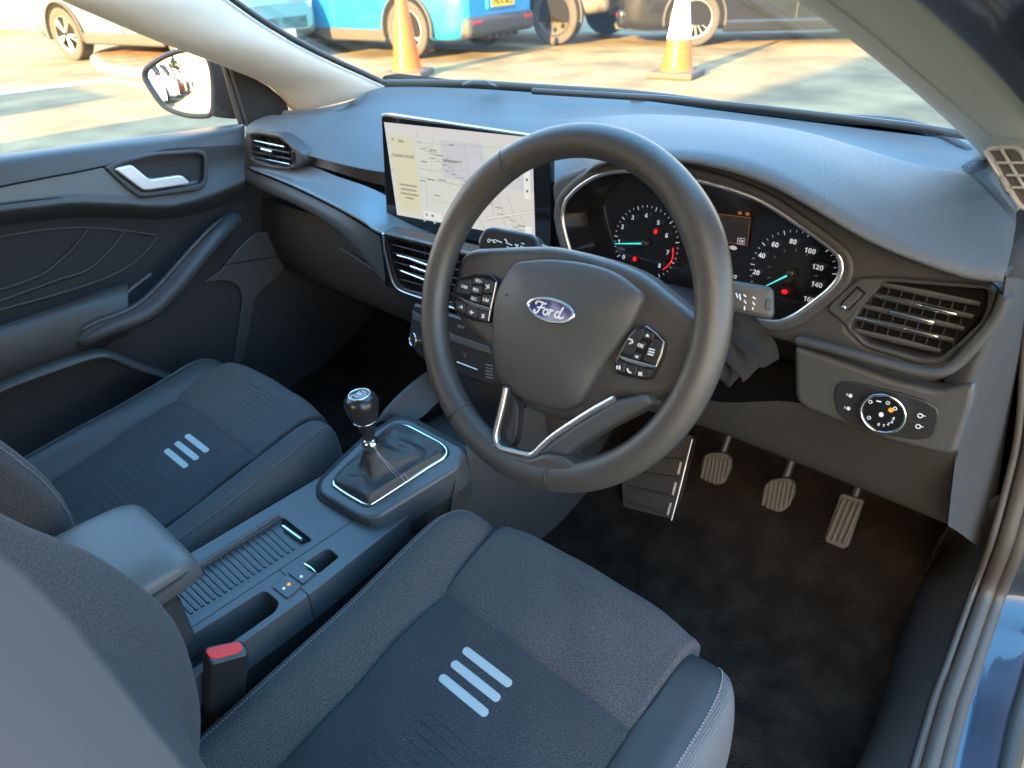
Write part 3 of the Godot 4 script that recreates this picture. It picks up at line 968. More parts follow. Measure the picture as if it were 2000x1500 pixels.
	part(t, "glove_box_handle", tube([hp[0], hp[1], hp[2], hp[3]], 0.0022, 6), "plastic_mid")
	# left end vent
	end_vent(t)
	centre_vent(t)
	climate(t)
	driver_side(t)
	return t
func q_at(a, b) -> Vector3:
	return a.lerp(b, 0.16) + Vector3(0, -0.002, 0)
func end_vent(t):
	var n = Vector3(0.04, 0.04, 1).normalized()
	var o = oz(527, 294, -0.254)
	var out = ops([[479, 258], [500, 253], [545, 261], [566, 279], [590, 299], [592, 318], [576, 329], [540, 331], [500, 327], [486, 332], [476, 342], [474, 322], [475, 280]], o, n)
	var hole = ops([[489, 265], [507, 264], [551, 272], [562, 284], [570, 296], [571, 322], [560, 327], [530, 323], [497, 313], [490, 308]], o, n)
	var v = part(t, "end_vent", prism(rnd(out, 0.008, 4), n, 0.03, 0.004, [rnd(hole, 0.004, 3)]), "plastic_mid")
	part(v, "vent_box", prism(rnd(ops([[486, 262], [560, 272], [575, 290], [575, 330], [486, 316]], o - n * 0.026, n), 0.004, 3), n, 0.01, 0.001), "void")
	var L = [[[493, 274], [556, 287]], [[492, 284], [566, 299]], [[492, 296], [568, 311]], [[493, 306], [566, 321]]]
	for k in 4: slat(v, "slat", op(L[k][0][0], L[k][0][1], o - n * 0.006, n), op(L[k][1][0], L[k][1][1], o - n * 0.006, n), 0.0022, "chrome" if k in [0, 3] else "satin_black")
	part(v, "vent_tab", tube([op(512, 292, o - n * 0.001, n), op(533, 297, o - n * 0.001, n)], 0.0042, 8), "chrome")
	for k in 5:
		var u = 500 + k * 13
		part(v, "vane", tube([op(u, 268 + k * 2.4, o - n * 0.018, n), op(u + 2, 318 + k * 2.4, o - n * 0.018, n)], 0.001, 5), "satin_black")
	# thumb wheel
	part(v, "thumb_wheel", tube([op(573, 296, o + n * 0.001, n), op(574, 318, o + n * 0.001, n)], 0.004, 8), "satin_black")
func centre_vent(t):
	var n = Vector3(0.0, -0.10, 0.995).normalized()
	var o = oz(790, 520, -0.212)
	var out = ops([[744, 453], [850, 479], [1000, 516], [1010, 622], [905, 612], [830, 592], [775, 577], [760, 552], [750, 505]], o, n)
	var hole = ops([[754, 465], [850, 487], [985, 518], [990, 604], [905, 597], [833, 576], [786, 563], [772, 545], [761, 502]], o, n)
	var v = part(t, "centre_vent", prism(rnd(out, 0.008, 3), n, 0.03, 0.003, [rnd(hole, 0.008, 3)]), "satin_black")
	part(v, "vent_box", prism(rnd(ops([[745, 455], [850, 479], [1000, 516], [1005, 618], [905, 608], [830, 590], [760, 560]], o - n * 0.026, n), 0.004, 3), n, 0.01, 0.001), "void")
	var edge = ops([[748, 456], [750, 480], [755, 505], [765, 545], [774, 561], [790, 571], [832, 585], [905, 606], [1000, 615]], o + n * 0.002, n)
	part(v, "chrome_edge", tube(smooth(edge, 5), 0.0022, 8), "satin_chrome")
	var L = [[764, 477, 900, 512], [768, 493, 900, 528], [769, 511, 900, 546], [775, 526, 900, 560], [781, 545, 900, 578]]
	for k in 5: slat(v, "slat", op(L[k][0], L[k][1], o - n * 0.006, n), op(L[k][2], L[k][3], o - n * 0.006, n), 0.0016, "satin_black")
	for q in [[777, 499, 800, 505], [800, 505, 842, 520], [803, 520, 836, 532], [784, 529, 838, 550]]:
		part(v, "chrome_tab", tube([op(q[0], q[1], o - n * 0.003, n), op(q[2], q[3], o - n * 0.003, n)], 0.0026, 8), "chrome")
	for k in 5:
		part(v, "vane", tube([op(785 + k * 22, 470 + k * 6, o - n * 0.018, n), op(790 + k * 22, 560 + k * 6, o - n * 0.018, n)], 0.001, 5), "satin_black")
func climate(t):
	# control stack under the centre vent
	var n = Vector3(0.0, 0.25, 0.968).normalized()
	var o = oz(900, 680, -0.195)
	var out = ops([[806, 590], [1010, 650], [1015, 760], [950, 752], [860, 725], [812, 692], [795, 665]], o, n)
	var v = part(t, "climate_panel", prism(rnd(out, 0.008, 3), n, 0.05, 0.006), "satin_black")
	var strip = ops([[805, 607], [887, 655], [962, 680], [1000, 690], [1000, 702], [962, 693], [887, 668], [805, 622]], o + n * 0.002, n)
	part(v, "silver_strip", prism(strip, n, 0.004, 0.001), "console_plate")
	var kc = op(806, 663, o + n * 0.016, n)
	var ax = (n + Vector3(-0.25, 0.05, 0)).normalized()
	var kx = axis_xf(kc, ax)
	var kb = part(v, "temperature_knob", lathe([[0.0001, 0.0], [0.0105, 0.0], [0.0115, -0.002], [0.0125, -0.02], [0.014, -0.03]], kx, 24), "satin_black")
	part(kb, "knob_ring", tube(ring_pts(kc, ax, 0.0118), 0.0013, 6, true), "chrome")
	part(v, "slot", tube([op(893, 707, o + n * 0.002, n), op(932, 722, o + n * 0.002, n)], 0.0012, 6), "satin_chrome")
	part(v, "arrow_icon", tube([op(902, 692, o + n * 0.001, n), op(910, 690, o + n * 0.001, n), op(907, 699, o + n * 0.001, n)], 0.0007, 5), "print_dim")
	for k in 5:
		var y = 712 + k * 6
		part(v, "icon_line", tube([op(949, y, o + n * 0.0008, n), op(962, y + 3, o + n * 0.0008, n)], 0.0009, 5), "print_dim")
	part(v, "button_row", tube([op(895, 637, o + n * 0.002, n), op(908, 641, o + n * 0.002, n)], 0.003, 6), "plastic_mid")
	# shelf pocket below, dark
	part(t, "stack_back", rbox(Vector3(0.0, 0.66, -0.33), Vector3(0.34, 0.30, 0.10), 0.02), "plastic_dark")
func ring_pts(c, ax, r, n := 28, sq := 1.0) -> PackedVector3Array:
	var f = frame_of(ax)
	var p = PackedVector3Array()
	for k in n:
		var a = TAU * k / n
		p.append(c + f[0] * cos(a) * r + f[1] * sin(a) * r * sq)
	return p
func driver_side(t):
	var n = FN.normalized()
	var o = oz(1500, 500, -0.285)
	var out = ops([[1073, 352], [1120, 332], [1175, 312], [1330, 308], [1440, 328], [1496, 352], [1580, 401], [1685, 457], [1790, 506], [1860, 528], [1935, 540], [1952, 562], [1947, 600], [1925, 655], [1880, 712], [1850, 742], [1800, 754], [1690, 730], [1610, 702], [1560, 676], [1480, 655], [1300, 620], [1120, 560], [1095, 500], [1085, 430]], o, n)
	var hole = ops([[1098, 425], [1103, 395], [1121, 373], [1147, 353], [1184, 337], [1238, 333], [1300, 340], [1366, 353], [1426, 369], [1489, 393], [1557, 436], [1612, 474], [1640, 500], [1646, 520], [1632, 555], [1593, 588], [1548, 620], [1517, 630], [1480, 625], [1335, 580], [1187, 535], [1128, 515], [1108, 470]], o, n)
	var hole_s = even(smooth(hole, 4, true), 64, true)
	var f = part(t, "driver_fascia", prism(rnd(out, 0.02, 3), n, 0.03, 0.008, [hole_s, rnd(ops([[1722, 548], [1930, 564], [1938, 576], [1933, 602], [1916, 635], [1872, 676], [1840, 702], [1800, 704], [1692, 673], [1656, 641], [1676, 603]], o, n), 0.004, 3)], 4), "plastic")
	# --- instrument cluster ---
	var d = o - n * 0.050                      # dial face
	var ring = PackedVector3Array()
	for p in hole_s: ring.append(p)
	var wall = []
	for q in [[1.0, 0.0], [0.985, -0.02], [0.965, -0.055]]:
		var row = PackedVector3Array()
		var c = Vector3.ZERO
		for p in ring: c += p
		c /= ring.size()
		for p in ring: row.append(c + (p - c) * q[0] + n * q[1])
		wall.append(row)
	var wg = G.new()
	wg.grid(wall, true)
	var cl = part(t, "instrument_cluster", wg, "gloss_black")
	part(cl, "bezel", tube(even(ring, 96, true), 0.0036, 8, true, Vector2(1, 0.7), n), "satin_chrome")
	var orow = PackedVector3Array()
	var oc = Vector3.ZERO
	for p in ring: oc += p
	oc /= ring.size()
	for p in ring: orow.append(p + (p - oc).normalized() * 0.009 + n * 0.001)
	part(cl, "outer_bezel", tube(even(orow, 96, true), 0.0058, 8, true, Vector2(1, 0.6), n), "plastic_mid")
	var fc = PackedVector3Array()
	for p in wall[1]: fc.append(p - n * 0.034)
	part(cl, "dial_face", prism(fc, n, 0.004, 0.0005), "gloss_black")
	var face = d + n * 0.002
	# a dial = [centre px, tick angles]
	var rt = Vector3.RIGHT
	var up = n.cross(rt).normalized()
	var tc = op(1261, 475, face, n)
	var sc = op(1546, 534, face, n)
	for q in [["0", 1218, 502], ["1", 1209, 472], ["2", 1216, 443], ["3", 1236, 425], ["4", 1262, 421], ["5", 1286, 435], ["6", 1302, 460], ["7", 1304, 493], ["8", 1288, 519]]:
		word(cl, "numeral", q[0], op(q[1], q[2], face, n), rt, up, 0.0062, "dial_white")
	for q in [["20", 1477, 532], ["40", 1488, 499], ["60", 1514, 478], ["80", 1549, 472], ["100", 1582, 490], ["120", 1597, 522], ["140", 1595, 556], ["160", 1580, 585]]:
		word(cl, "numeral", q[0], op(q[1], q[2], face, n), rt, up, 0.0062, "dial_white")
	word(cl, "fuel_mark", "1/2", op(1433, 540, face, n), rt, up, 0.0045, "dial_white")
	word(cl, "scale_note", "x1000", op(1213, 486, face, n), rt, up, 0.0028, "print_dim")
	var tk = G.new()
	var rT = op(1201, 472, face, n).distance_to(tc)
	var rS = op(1466, 530, face, n).distance_to(sc)
	for q in [[tc, rT, 33], [sc, rS, 33]]:
		for k in q[2]:
			var a = deg_to_rad(214.0 - 268.0 * k / (q[2] - 1))
			var dir = rt * cos(a) + up * sin(a)
			var major = k % 4 == 0
			var l = 0.0055 if major else 0.003
			tk.add(tube([q[0] + dir * (q[1] + 0.001), q[0] + dir * (q[1] + 0.001 - l)], 0.0006 if major else 0.00035, 4))
	part(cl, "tick_marks", tk, "dial_white").set_meta("kind", "stuff")
	# faint inner km/h scale
	for k in 9:
		var a = deg_to_rad(205.0 - 225.0 * k / 8)
		var dir = rt * cos(a) + up * sin(a)
		part(cl, "inner_scale", tube([sc + dir * rS * 0.60, sc + dir * rS * 0.52], 0.0006, 4), "print_dim")
	# needles with hubs
	for q in [[tc, 1201, 476], [sc, 1495, 559]]:
		var tip = op(q[1], q[2], face + n * 0.004, n)
		var c = q[0] + n * 0.004
		part(cl, "needle", tube([c.lerp(tip, 0.08), tip], [0.0013, 0.0006], 6), "needle")
		part(cl, "needle_hub", lathe([[0.0001, 0.006], [0.004, 0.006], [0.0055, 0.003], [0.006, -0.002]], axis_xf(q[0], n), 18), "satin_black")
	var arc = PackedVector3Array()
	for k in 9: 
		var p = op([1314, 1314.5, 1314.5, 1314, 1312.5, 1310.5, 1307, 1302, 1295][k], [484, 490, 496, 501, 506, 511, 516, 521, 527][k], face, n)
		arc.append(p)
	part(cl, "red_line", tube(arc, 0.0009, 5), "lamp_red")
	for q in [[1280, 452], [1239, 506], [1532, 570]]:
		var c = op(q[0], q[1], face, n)
		part(cl, "warning_lamp", prism(ring_pts(c, n, 0.0030 if q[0] < 1500 else 0.0042, 14, 1.25 if q[0] < 1500 else 0.75), n, 0.0006, 0.0001), "lamp_red")
	# trip screen outline
	var fr = ops([[1403, 418], [1466, 425], [1459, 480], [1412, 472]], face, n)
	fr.append(fr[0])
	part(cl, "trip_screen", prism(fr.slice(0, 4), n, 0.0005, 0.0001), "satin_black")
	part(cl, "trip_screen_edge", tube([fr[3], fr[2], fr[1], fr[0]], 0.0004, 4), "lamp_amber_dim")
	for q in [[1445, 416], [1460, 418]]: part(cl, "amber_icon", prism(ring_pts(op(q[0], q[1], face, n), n, 0.003, 10, 0.7), n, 0.0005, 0.0001), "lamp_amber_dim")
	var okb = ops([[1441, 465], [1455, 466], [1453, 477], [1440, 476]], face, n)
	okb.append(okb[0])
	part(cl, "ok_box", tube(okb, 0.0004, 4), "dial_white")
	word(cl, "ok_mark", "OK", op(1448, 471, face, n), rt, up, 0.0034, "dial_white")
	part(cl, "mileage_pill", prism(ring_pts(op(1432, 484, face, n), n, 0.0055, 14, 0.5), n, 0.0005, 0.0001), "print")
	# --- right vent ---
	var vo = o + n * 0.004
	var vout = ops([[1679, 540], [1725, 541], [1938, 557], [1947, 568], [1944, 592], [1926, 634], [1881, 678], [1836, 714], [1799, 715], [1684, 679], [1647, 634], [1614, 608], [1620, 595]], vo, n)
	var vhole = ops([[1727, 551], [1926, 566], [1934, 576], [1930, 598], [1913, 632], [1870, 672], [1838, 698], [1800, 700], [1694, 670], [1660, 640], [1680, 605]], vo, n)
	var v = part(t, "driver_vent", prism(rnd(vout, 0.008, 4), n, 0.022, 0.0035, [rnd(vhole, 0.004, 3)]), "plastic")
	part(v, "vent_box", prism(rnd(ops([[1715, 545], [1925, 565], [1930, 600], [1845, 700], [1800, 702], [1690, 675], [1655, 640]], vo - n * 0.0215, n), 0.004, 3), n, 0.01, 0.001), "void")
	var vtrim = ops([[1683, 543], [1724, 545], [1700, 572], [1648, 630], [1618, 606], [1622, 596]], vo + n * 0.003, n)
	var vt = part(v, "vent_trim", prism(rnd(vtrim, 0.004, 3), n, 0.004, 0.0015), "plastic_mid")
	var th0 = op(1650, 600, vo + n * 0.004, n)
	var th1 = op(1683, 566, vo + n * 0.004, n)
	part(vt, "thumb_wheel_slot", tube([th0, th1], [0.0062, 0.0062], 10, false, Vector2(1, 0.35), n), "void")
	part(vt, "thumb_wheel", tube([th0.lerp(th1, 0.06) + n * 0.0015, th0.lerp(th1, 0.94) + n * 0.0015], 0.0046, 10, false, Vector2(1, 0.5), n), "plastic_mid")
	part(vt, "thumb_wheel_dot", lathe([[0.0001, 0.001], [0.0022, 0.001], [0.0025, -0.001]], axis_xf(th0.lerp(th1, 0.02) + n * 0.004, n), 14), "chrome")
	var S = [[1723, 555, 1914, 594], [1705, 576, 1901, 619], [1684, 597, 1883, 642], [1668, 619, 1862, 665], [1670, 645, 1837, 686]]
	for q in S: 
		var a = op(q[0], q[1], vo - n * 0.006, n)
		var b = op(q[2], q[3], vo - n * 0.006, n)
		part(v, "slat", tube([a, a.lerp(b, 0.5), b], [0.0013, 0.0019, 0.0013], 8, false, Vector2(1.0, 2.2), Vector3.UP), "plastic_mid")
	for q in [[1708, 577, 1800, 597, 0.0014], [1800, 597, 1868, 614, 0.0030], [1738, 609, 1824, 630, 0.0040], [1670, 620, 1770, 643, 0.0014], [1770, 643, 1832, 658, 0.0026]]:
		var a = op(q[0], q[1], vo - n * 0.002, n)
		var b = op(q[2], q[3], vo - n * 0.002, n)
		part(v, "chrome_tab", tube([a, a.lerp(b, 0.15), a.lerp(b, 0.9), b], [q[4] * 0.6, q[4], q[4], q[4] * 0.6], 8), "chrome")
	for k in 8:
		var u = 1702 + k * 25
		part(v, "vane", tube([op(u + 14, 548 + k * 5, vo - n * 0.014, n), op(u - 20, 640 + k * 7, vo - n * 0.014, n)], 0.0008, 4), "plastic_mid")
	# lip under the fascia
	var lip = pl([[1560, 664, "z", -0.262], [1600, 673, "z", -0.258], [1690, 698, "z", -0.252], [1790, 724, "z", -0.250], [1836, 727, "z", -0.250], [1875, 705, "z", -0.255], [1940, 630, "z", -0.262], [1966, 575, "z", -0.262]])
	part(t, "fascia_lip", tube(smooth(lip, 6), 0.0062, 10, false, Vector2(1, 1.3), Vector3(0, 0, 1)), "plastic_mid")
	# --- light switch panel ---
	var pn = Vector3(0.0, 0.10, 0.995).normalized()
	var po = oz(1725, 800, -0.250)
	var pout = ops([[1550, 676], [1640, 706], [1740, 742], [1830, 764], [1905, 747], [1900, 790], [1866, 888], [1838, 888], [1740, 864], [1640, 826], [1570, 798], [1552, 780]], po, pn)
	part(t, "switch_panel", prism(rnd(pout, 0.008, 3), pn, 0.03, 0.006), "plastic_mid")
	var so = po + pn * 0.003
	var sp = ops([[1628, 778], [1633, 753], [1646, 746], [1668, 747], [1750, 766], [1810, 784], [1831, 798], [1834, 814], [1825, 848], [1815, 857], [1787, 859], [1720, 848], [1660, 828], [1636, 808]], so, pn)
	var lp = part(t, "light_switch", prism(rnd(sp, 0.003, 3), pn, 0.006, 0.0015), "satin_black")
	var kc = op(1724, 808, so + pn * 0.006, pn)
	var kr = kc.distance_to(op(1680, 803, so + pn * 0.006, pn))
	part(lp, "rotary_knob", lathe([[0.0001, 0.0], [kr * 0.92, 0.0], [kr * 0.95, -0.001], [kr, -0.008]], axis_xf(kc, pn), 36), "gloss_black")
	part(lp, "knob_ring", tube(ring_pts(kc + pn * 0.0006, pn, kr * 0.965, 40), 0.0017, 8, true), "chrome")
	var pr = Vector3.RIGHT
	var pu = pn.cross(pr)
	var rk = kc + pn * 0.0006
	for q in [["0", 1716, 829], ["1", 1726, 831], ["2", 1735, 828], ["3", 1742, 824], ["4", 1745, 817]]: word(lp, "numeral", q[0], op(q[1], q[2], rk, pn), pr, pu, 0.0026, "print")
	for q in [[1700, 785], [1697, 816], [1734, 787], [1748, 798]]:
		part(lp, "icon", tube(ring_pts(op(q[0], q[1], rk, pn), pn, 0.0018, 12), 0.0005, 4, true), "print")
	part(lp, "lamp_icon", tube([op(1712, 783, rk, pn), op(1721, 785, rk, pn)], 0.0009, 5), "print")
	part(lp, "fog_icon", prism(ring_pts(op(1721, 810, rk, pn), pn, 0.0026, 10, 1.2), pn, 0.0003, 0.0001), "print")
	part(lp, "auto_light", prism(ring_pts(op(1740, 801, rk, pn), pn, 0.0028, 10), pn, 0.0004, 0.0001), "lamp_amber")
	for q in [[1661, 773], [1657, 798]]:
		var c = op(q[0], q[1], so + pn * 0.0004, pn)
		part(lp, "fog_switch_icon", prism(ring_pts(c, pn, 0.0022, 10, 1.1), pn, 0.0003, 0.0001), "print")
		for k in 3: part(lp, "fog_switch_ray", tube([c + pr * -0.0030 + pu * (0.0012 * (k - 1)), c + pr * -0.0048 + pu * (0.0012 * (k - 1))], 0.0003, 4), "print")
	for q in [[1797, 812], [1793, 833]]:
		var c = op(q[0], q[1], so + pn * 0.0004, pn)
		part(lp, "dimmer_icon", tube(ring_pts(c, pn, 0.0024, 12), 0.0006, 4, true), "print")
		part(lp, "dimmer_mark", tube([c + pr * 0.0030 + pu * 0.001, c + pr * 0.0052 + pu * 0.0014], 0.0005, 4), "print")
	part(lp, "dimmer_seam", tube([op(1777, 822, so, pn), op(1816, 828, so, pn)], 0.0004, 4), "plastic")
	# --- knee bolster ---
	var k0 = pl([[1150, 700, "z", -0.262], [1370, 780, "z", -0.262], [1555, 786, "z", -0.262], [1700, 846, "z", -0.262], [1872, 882, "z", -0.262]])
	var k1 = pl([[1150, 745, "z", -0.285], [1370, 812, "z", -0.285], [1545, 842, "z", -0.285], [1700, 905, "z", -0.285], [1862, 950, "z", -0.285]])
	var k2 = pl([[1150, 770, "z", -0.315], [1370, 832, "z", -0.315], [1510, 886, "z", -0.315], [1690, 958, "z", -0.312], [1852, 1024, "z", -0.31]])
	var k3 = PackedVector3Array()
	for p in k2: k3.append(p + Vector3(0, -0.004, -0.06))
	var k4 = PackedVector3Array()
	for p in k2: k4.append(p + Vector3(0, 0.04, -0.3))
	part(t, "knee_panel", loft([k0, k1, k2, k3, k4], 5, 4), "plastic_dark")
	# end cap of the dashboard by the door
	var e0 = pl([[1966, 540, "z", -0.252], [1950, 620, "z", -0.262], [1900, 747, "z", -0.262], [1868, 890, "z", -0.264], [1852, 1026, "z", -0.25]])
	var e1 = pl([[1995, 545, "z", -0.30], [1985, 640, "z", -0.32], [1945, 790, "z", -0.335], [1905, 920, "z", -0.34], [1880, 1045, "z", -0.34]])
	var e2 = pl([[2010, 560, "z", -0.42], [1992, 700, "z", -0.42], [1965, 850, "z", -0.42], [1945, 980, "z", -0.42], [1928, 1082, "z", -0.42]])
	var em = PackedVector3Array()
	for k in 5: em.append(e0[k] + (Vector3(-0.003, 0, -0.02) if k != 2 else Vector3(-0.030, 0, -0.014)))
	part(t, "end_cap", loft([em, e0, e1, e2], 5, 4), "plastic")
	# unseen filler box inside the dashboard, added to stop light leaking through
	part(t, "dash_filler", rbox(Vector3(0.02, 0.86, -0.50), Vector3(1.40, 0.22, 0.24), 0.03), "plastic_dark")

# ---- touchscreen ----
func build_screen():
	var st = deg_to_rad(-2.128)
	var sy = deg_to_rad(10.167)
	var ux = Vector3(cos(sy), 0, -sin(sy))
	var uy = Basis(Vector3.UP, sy) * Vector3(0, cos(st), -sin(st))
	var n = ux.cross(uy).normalized()
	var c = Vector3(-0.08343, 0.94618, -0.29593)
	var t = thing("touchscreen", "wide touchscreen in a black frame showing a pale map, standing on the dashboard", "touchscreen", c - uy * 0.11)
	var out = ops([[744, 226], [752, 224], [1070, 272], [1074, 280], [1076, 492], [1066, 502], [760, 434], [755, 430]], c, n)
	var fr = part(t, "frame", prism(rnd(out, 0.004, 3), n, 0.014, 0.002), "gloss_black")
	var g = G.new()
	var q = c + n * 0.0006
	var a = q - ux * 0.146 + uy * 0.082
	var b = q + ux * 0.146 + uy * 0.082
	var d = q + ux * 0.146 - uy * 0.082
	var e = q - ux * 0.146 - uy * 0.082
	g.quad(a, b, d, e, n)
	part(t, "display", g, "map_screen")
	word(t, "map_heading", "Coastal Strech", q - ux * 0.1135 + uy * 0.0285 + n * 0.0002, ux, uy, 0.0055, "plate_text", false, false, 0.0002)
	for k in [[801, 422], [829, 430], [849, 435], [866, 441]]:
		var p = op(k[0], k[1], c + n * 0.0006, n)
		part(t, "touch_key", prism(ring_pts(p, n, 0.0032, 10, 0.8), n, 0.0003, 0.0001), "print")
	# neck that carries the screen
	part(t, "bracket", rbox(c - n * 0.03 - uy * 0.05, Vector3(0.20, 0.10, 0.035), 0.01, Basis(ux, uy, n)), "satin_black")
	part(t, "silver_edge", tube([op(746, 225, c - n * 0.003, n), op(752, 222.5, c - n * 0.003, n), op(1069, 270, c - n * 0.003, n)], 0.0016, 6), "satin_chrome")

# ---- steering column with its stalks ----
func build_column():
	var t = thing("steering_column", "black steering column shroud with a switch stalk on each side behind the wheel", "steering column", WC + Vector3(0, 0, -0.2))
	var ax = WN
	var rows = []
	for q in [[-0.055, 0.052, 0.050, -0.006], [-0.09, 0.068, 0.060, -0.012], [-0.15, 0.078, 0.066, -0.016], [-0.24, 0.082, 0.070, -0.02], [-0.32, 0.08, 0.07, -0.02]]:
		var row = PackedVector3Array()
		var c = WC + ax * q[0] + WU * q[3]
		for k in 20:
			var a = TAU * k / 20
			var ca = signf(cos(a)) * pow(absf(cos(a)), 0.7)
			var sa = signf(sin(a)) * pow(absf(sin(a)), 0.7)
			row.append(c + Vector3.RIGHT * ca * q[1] + WU * sa * q[2])
		rows.append(row)
	part(t, "shroud", loft(rows, 2, 4, true), "plastic")
	# boot cloth between shroud and fascia
	var br = []
	for q in [[1462, 600, 1330, 620], [1478, 622, 1340, 650], [1500, 650, 1370, 690], [1514, 676, 1400, 720], [1520, 700, 1415, 755]]:
		var a = oz(q[0], q[1], -0.25)
		var b = oz(q[2], q[3], -0.20)
		var row = PackedVector3Array()
		for k in 7:
			var f = k / 6.0
			row.append(a.lerp(b, f) + Vector3(0, 0.005 * sin(k * 2.6 + q[1] * 0.05), 0.014 * sin(f * PI) + 0.005 * sin(k * 2.9 + q[1] * 0.07)))
		br.append(row)
	part(t, "column_gaiter", loft(br, 4, 4), "shroud_cloth")
	# left stalk: a flat paddle
	var n = (WN + Vector3(0.25, 0.15, 0)).normalized()
	var o = WC + WN * -0.06 + Vector3(-0.12, 0.05, 0)
	var lo = ops([[934, 462], [945, 445], [960, 441], [1040, 456], [1050, 466], [1060, 500], [1010, 503], [945, 490], [934, 484], [931, 474]], o, n)
	var l = part(t, "indicator_stalk", prism(rnd(lo, 0.006, 3), n, 0.022, 0.005), "satin_black")
	part(l, "stalk_arm", tube([op(1030, 485, o - n * 0.012, n), op(1075, 505, o - n * 0.016, n), op(1130, 530, o - n * 0.03, n)], [0.012, 0.012, 0.016], 12), "satin_black")
	var e1 = op(960, 470, o, n)
	var sr = (op(1040, 487, o, n) - e1).normalized()
	var su = n.cross(sr)
	for q in [[955, 470], [967, 471]]: part(l, "icon", tube(ring_pts(op(q[0], q[1], o + n * 0.0004, n), n, 0.0018, 10), 0.0005, 4, true), "print")
	for q in [[961, 468, 965, 474], [971, 470, 980, 474], [986, 467, 990, 472], [988, 474, 1000, 479], [990, 482, 999, 486], [1006, 477, 1012, 484], [1012, 477, 1008, 484], [1016, 481, 1026, 484], [1018, 475, 1024, 477]]:
		part(l, "icon", tube([op(q[0], q[1], o + n * 0.0004, n), op(q[2], q[3], o + n * 0.0004, n)], 0.0008, 5), "print")
	# right stalk: thick end piece with wiper symbols
	var m = (WN + Vector3(0.30, 0.10, 0)).normalized()
	var p = oz(1470, 585, -0.155)
	var ro = ops([[1400, 545], [1440, 548], [1500, 558], [1511, 565], [1512, 612], [1505, 622], [1490, 622], [1430, 608], [1400, 598]], p, m)
	var r = part(t, "wiper_stalk", prism(rnd(ro, 0.003, 3), m, 0.026, 0.005), "plastic_mid")
	var co = ops([[1408, 560], [1486, 572], [1482, 612], [1408, 596]], p + m * 0.0006, m)
	part(r, "symbol_face", prism(rnd(co, 0.002, 3), m, 0.003, 0.0005), "satin_black")
	var rb = ops([[1496, 582], [1508, 583], [1506, 604], [1494, 604]], p + m * 0.002, m)
	part(r, "rocker", prism(rnd(rb, 0.001, 2), m, 0.004, 0.001), "plastic")
	for q in [[1437, 572, 1441, 582], [1444, 574, 1446, 586], [1452, 575, 1457, 580], [1453, 586, 1457, 593], [1454, 598, 1454, 606], [1470, 580, 1476, 584], [1470, 590, 1474, 596], [1470, 600, 1470, 605]]:
		part(r, "icon", tube([op(q[0], q[1], p + m * 0.001, m), op(q[2], q[3], p + m * 0.001, m)], 0.0008, 5), "print")

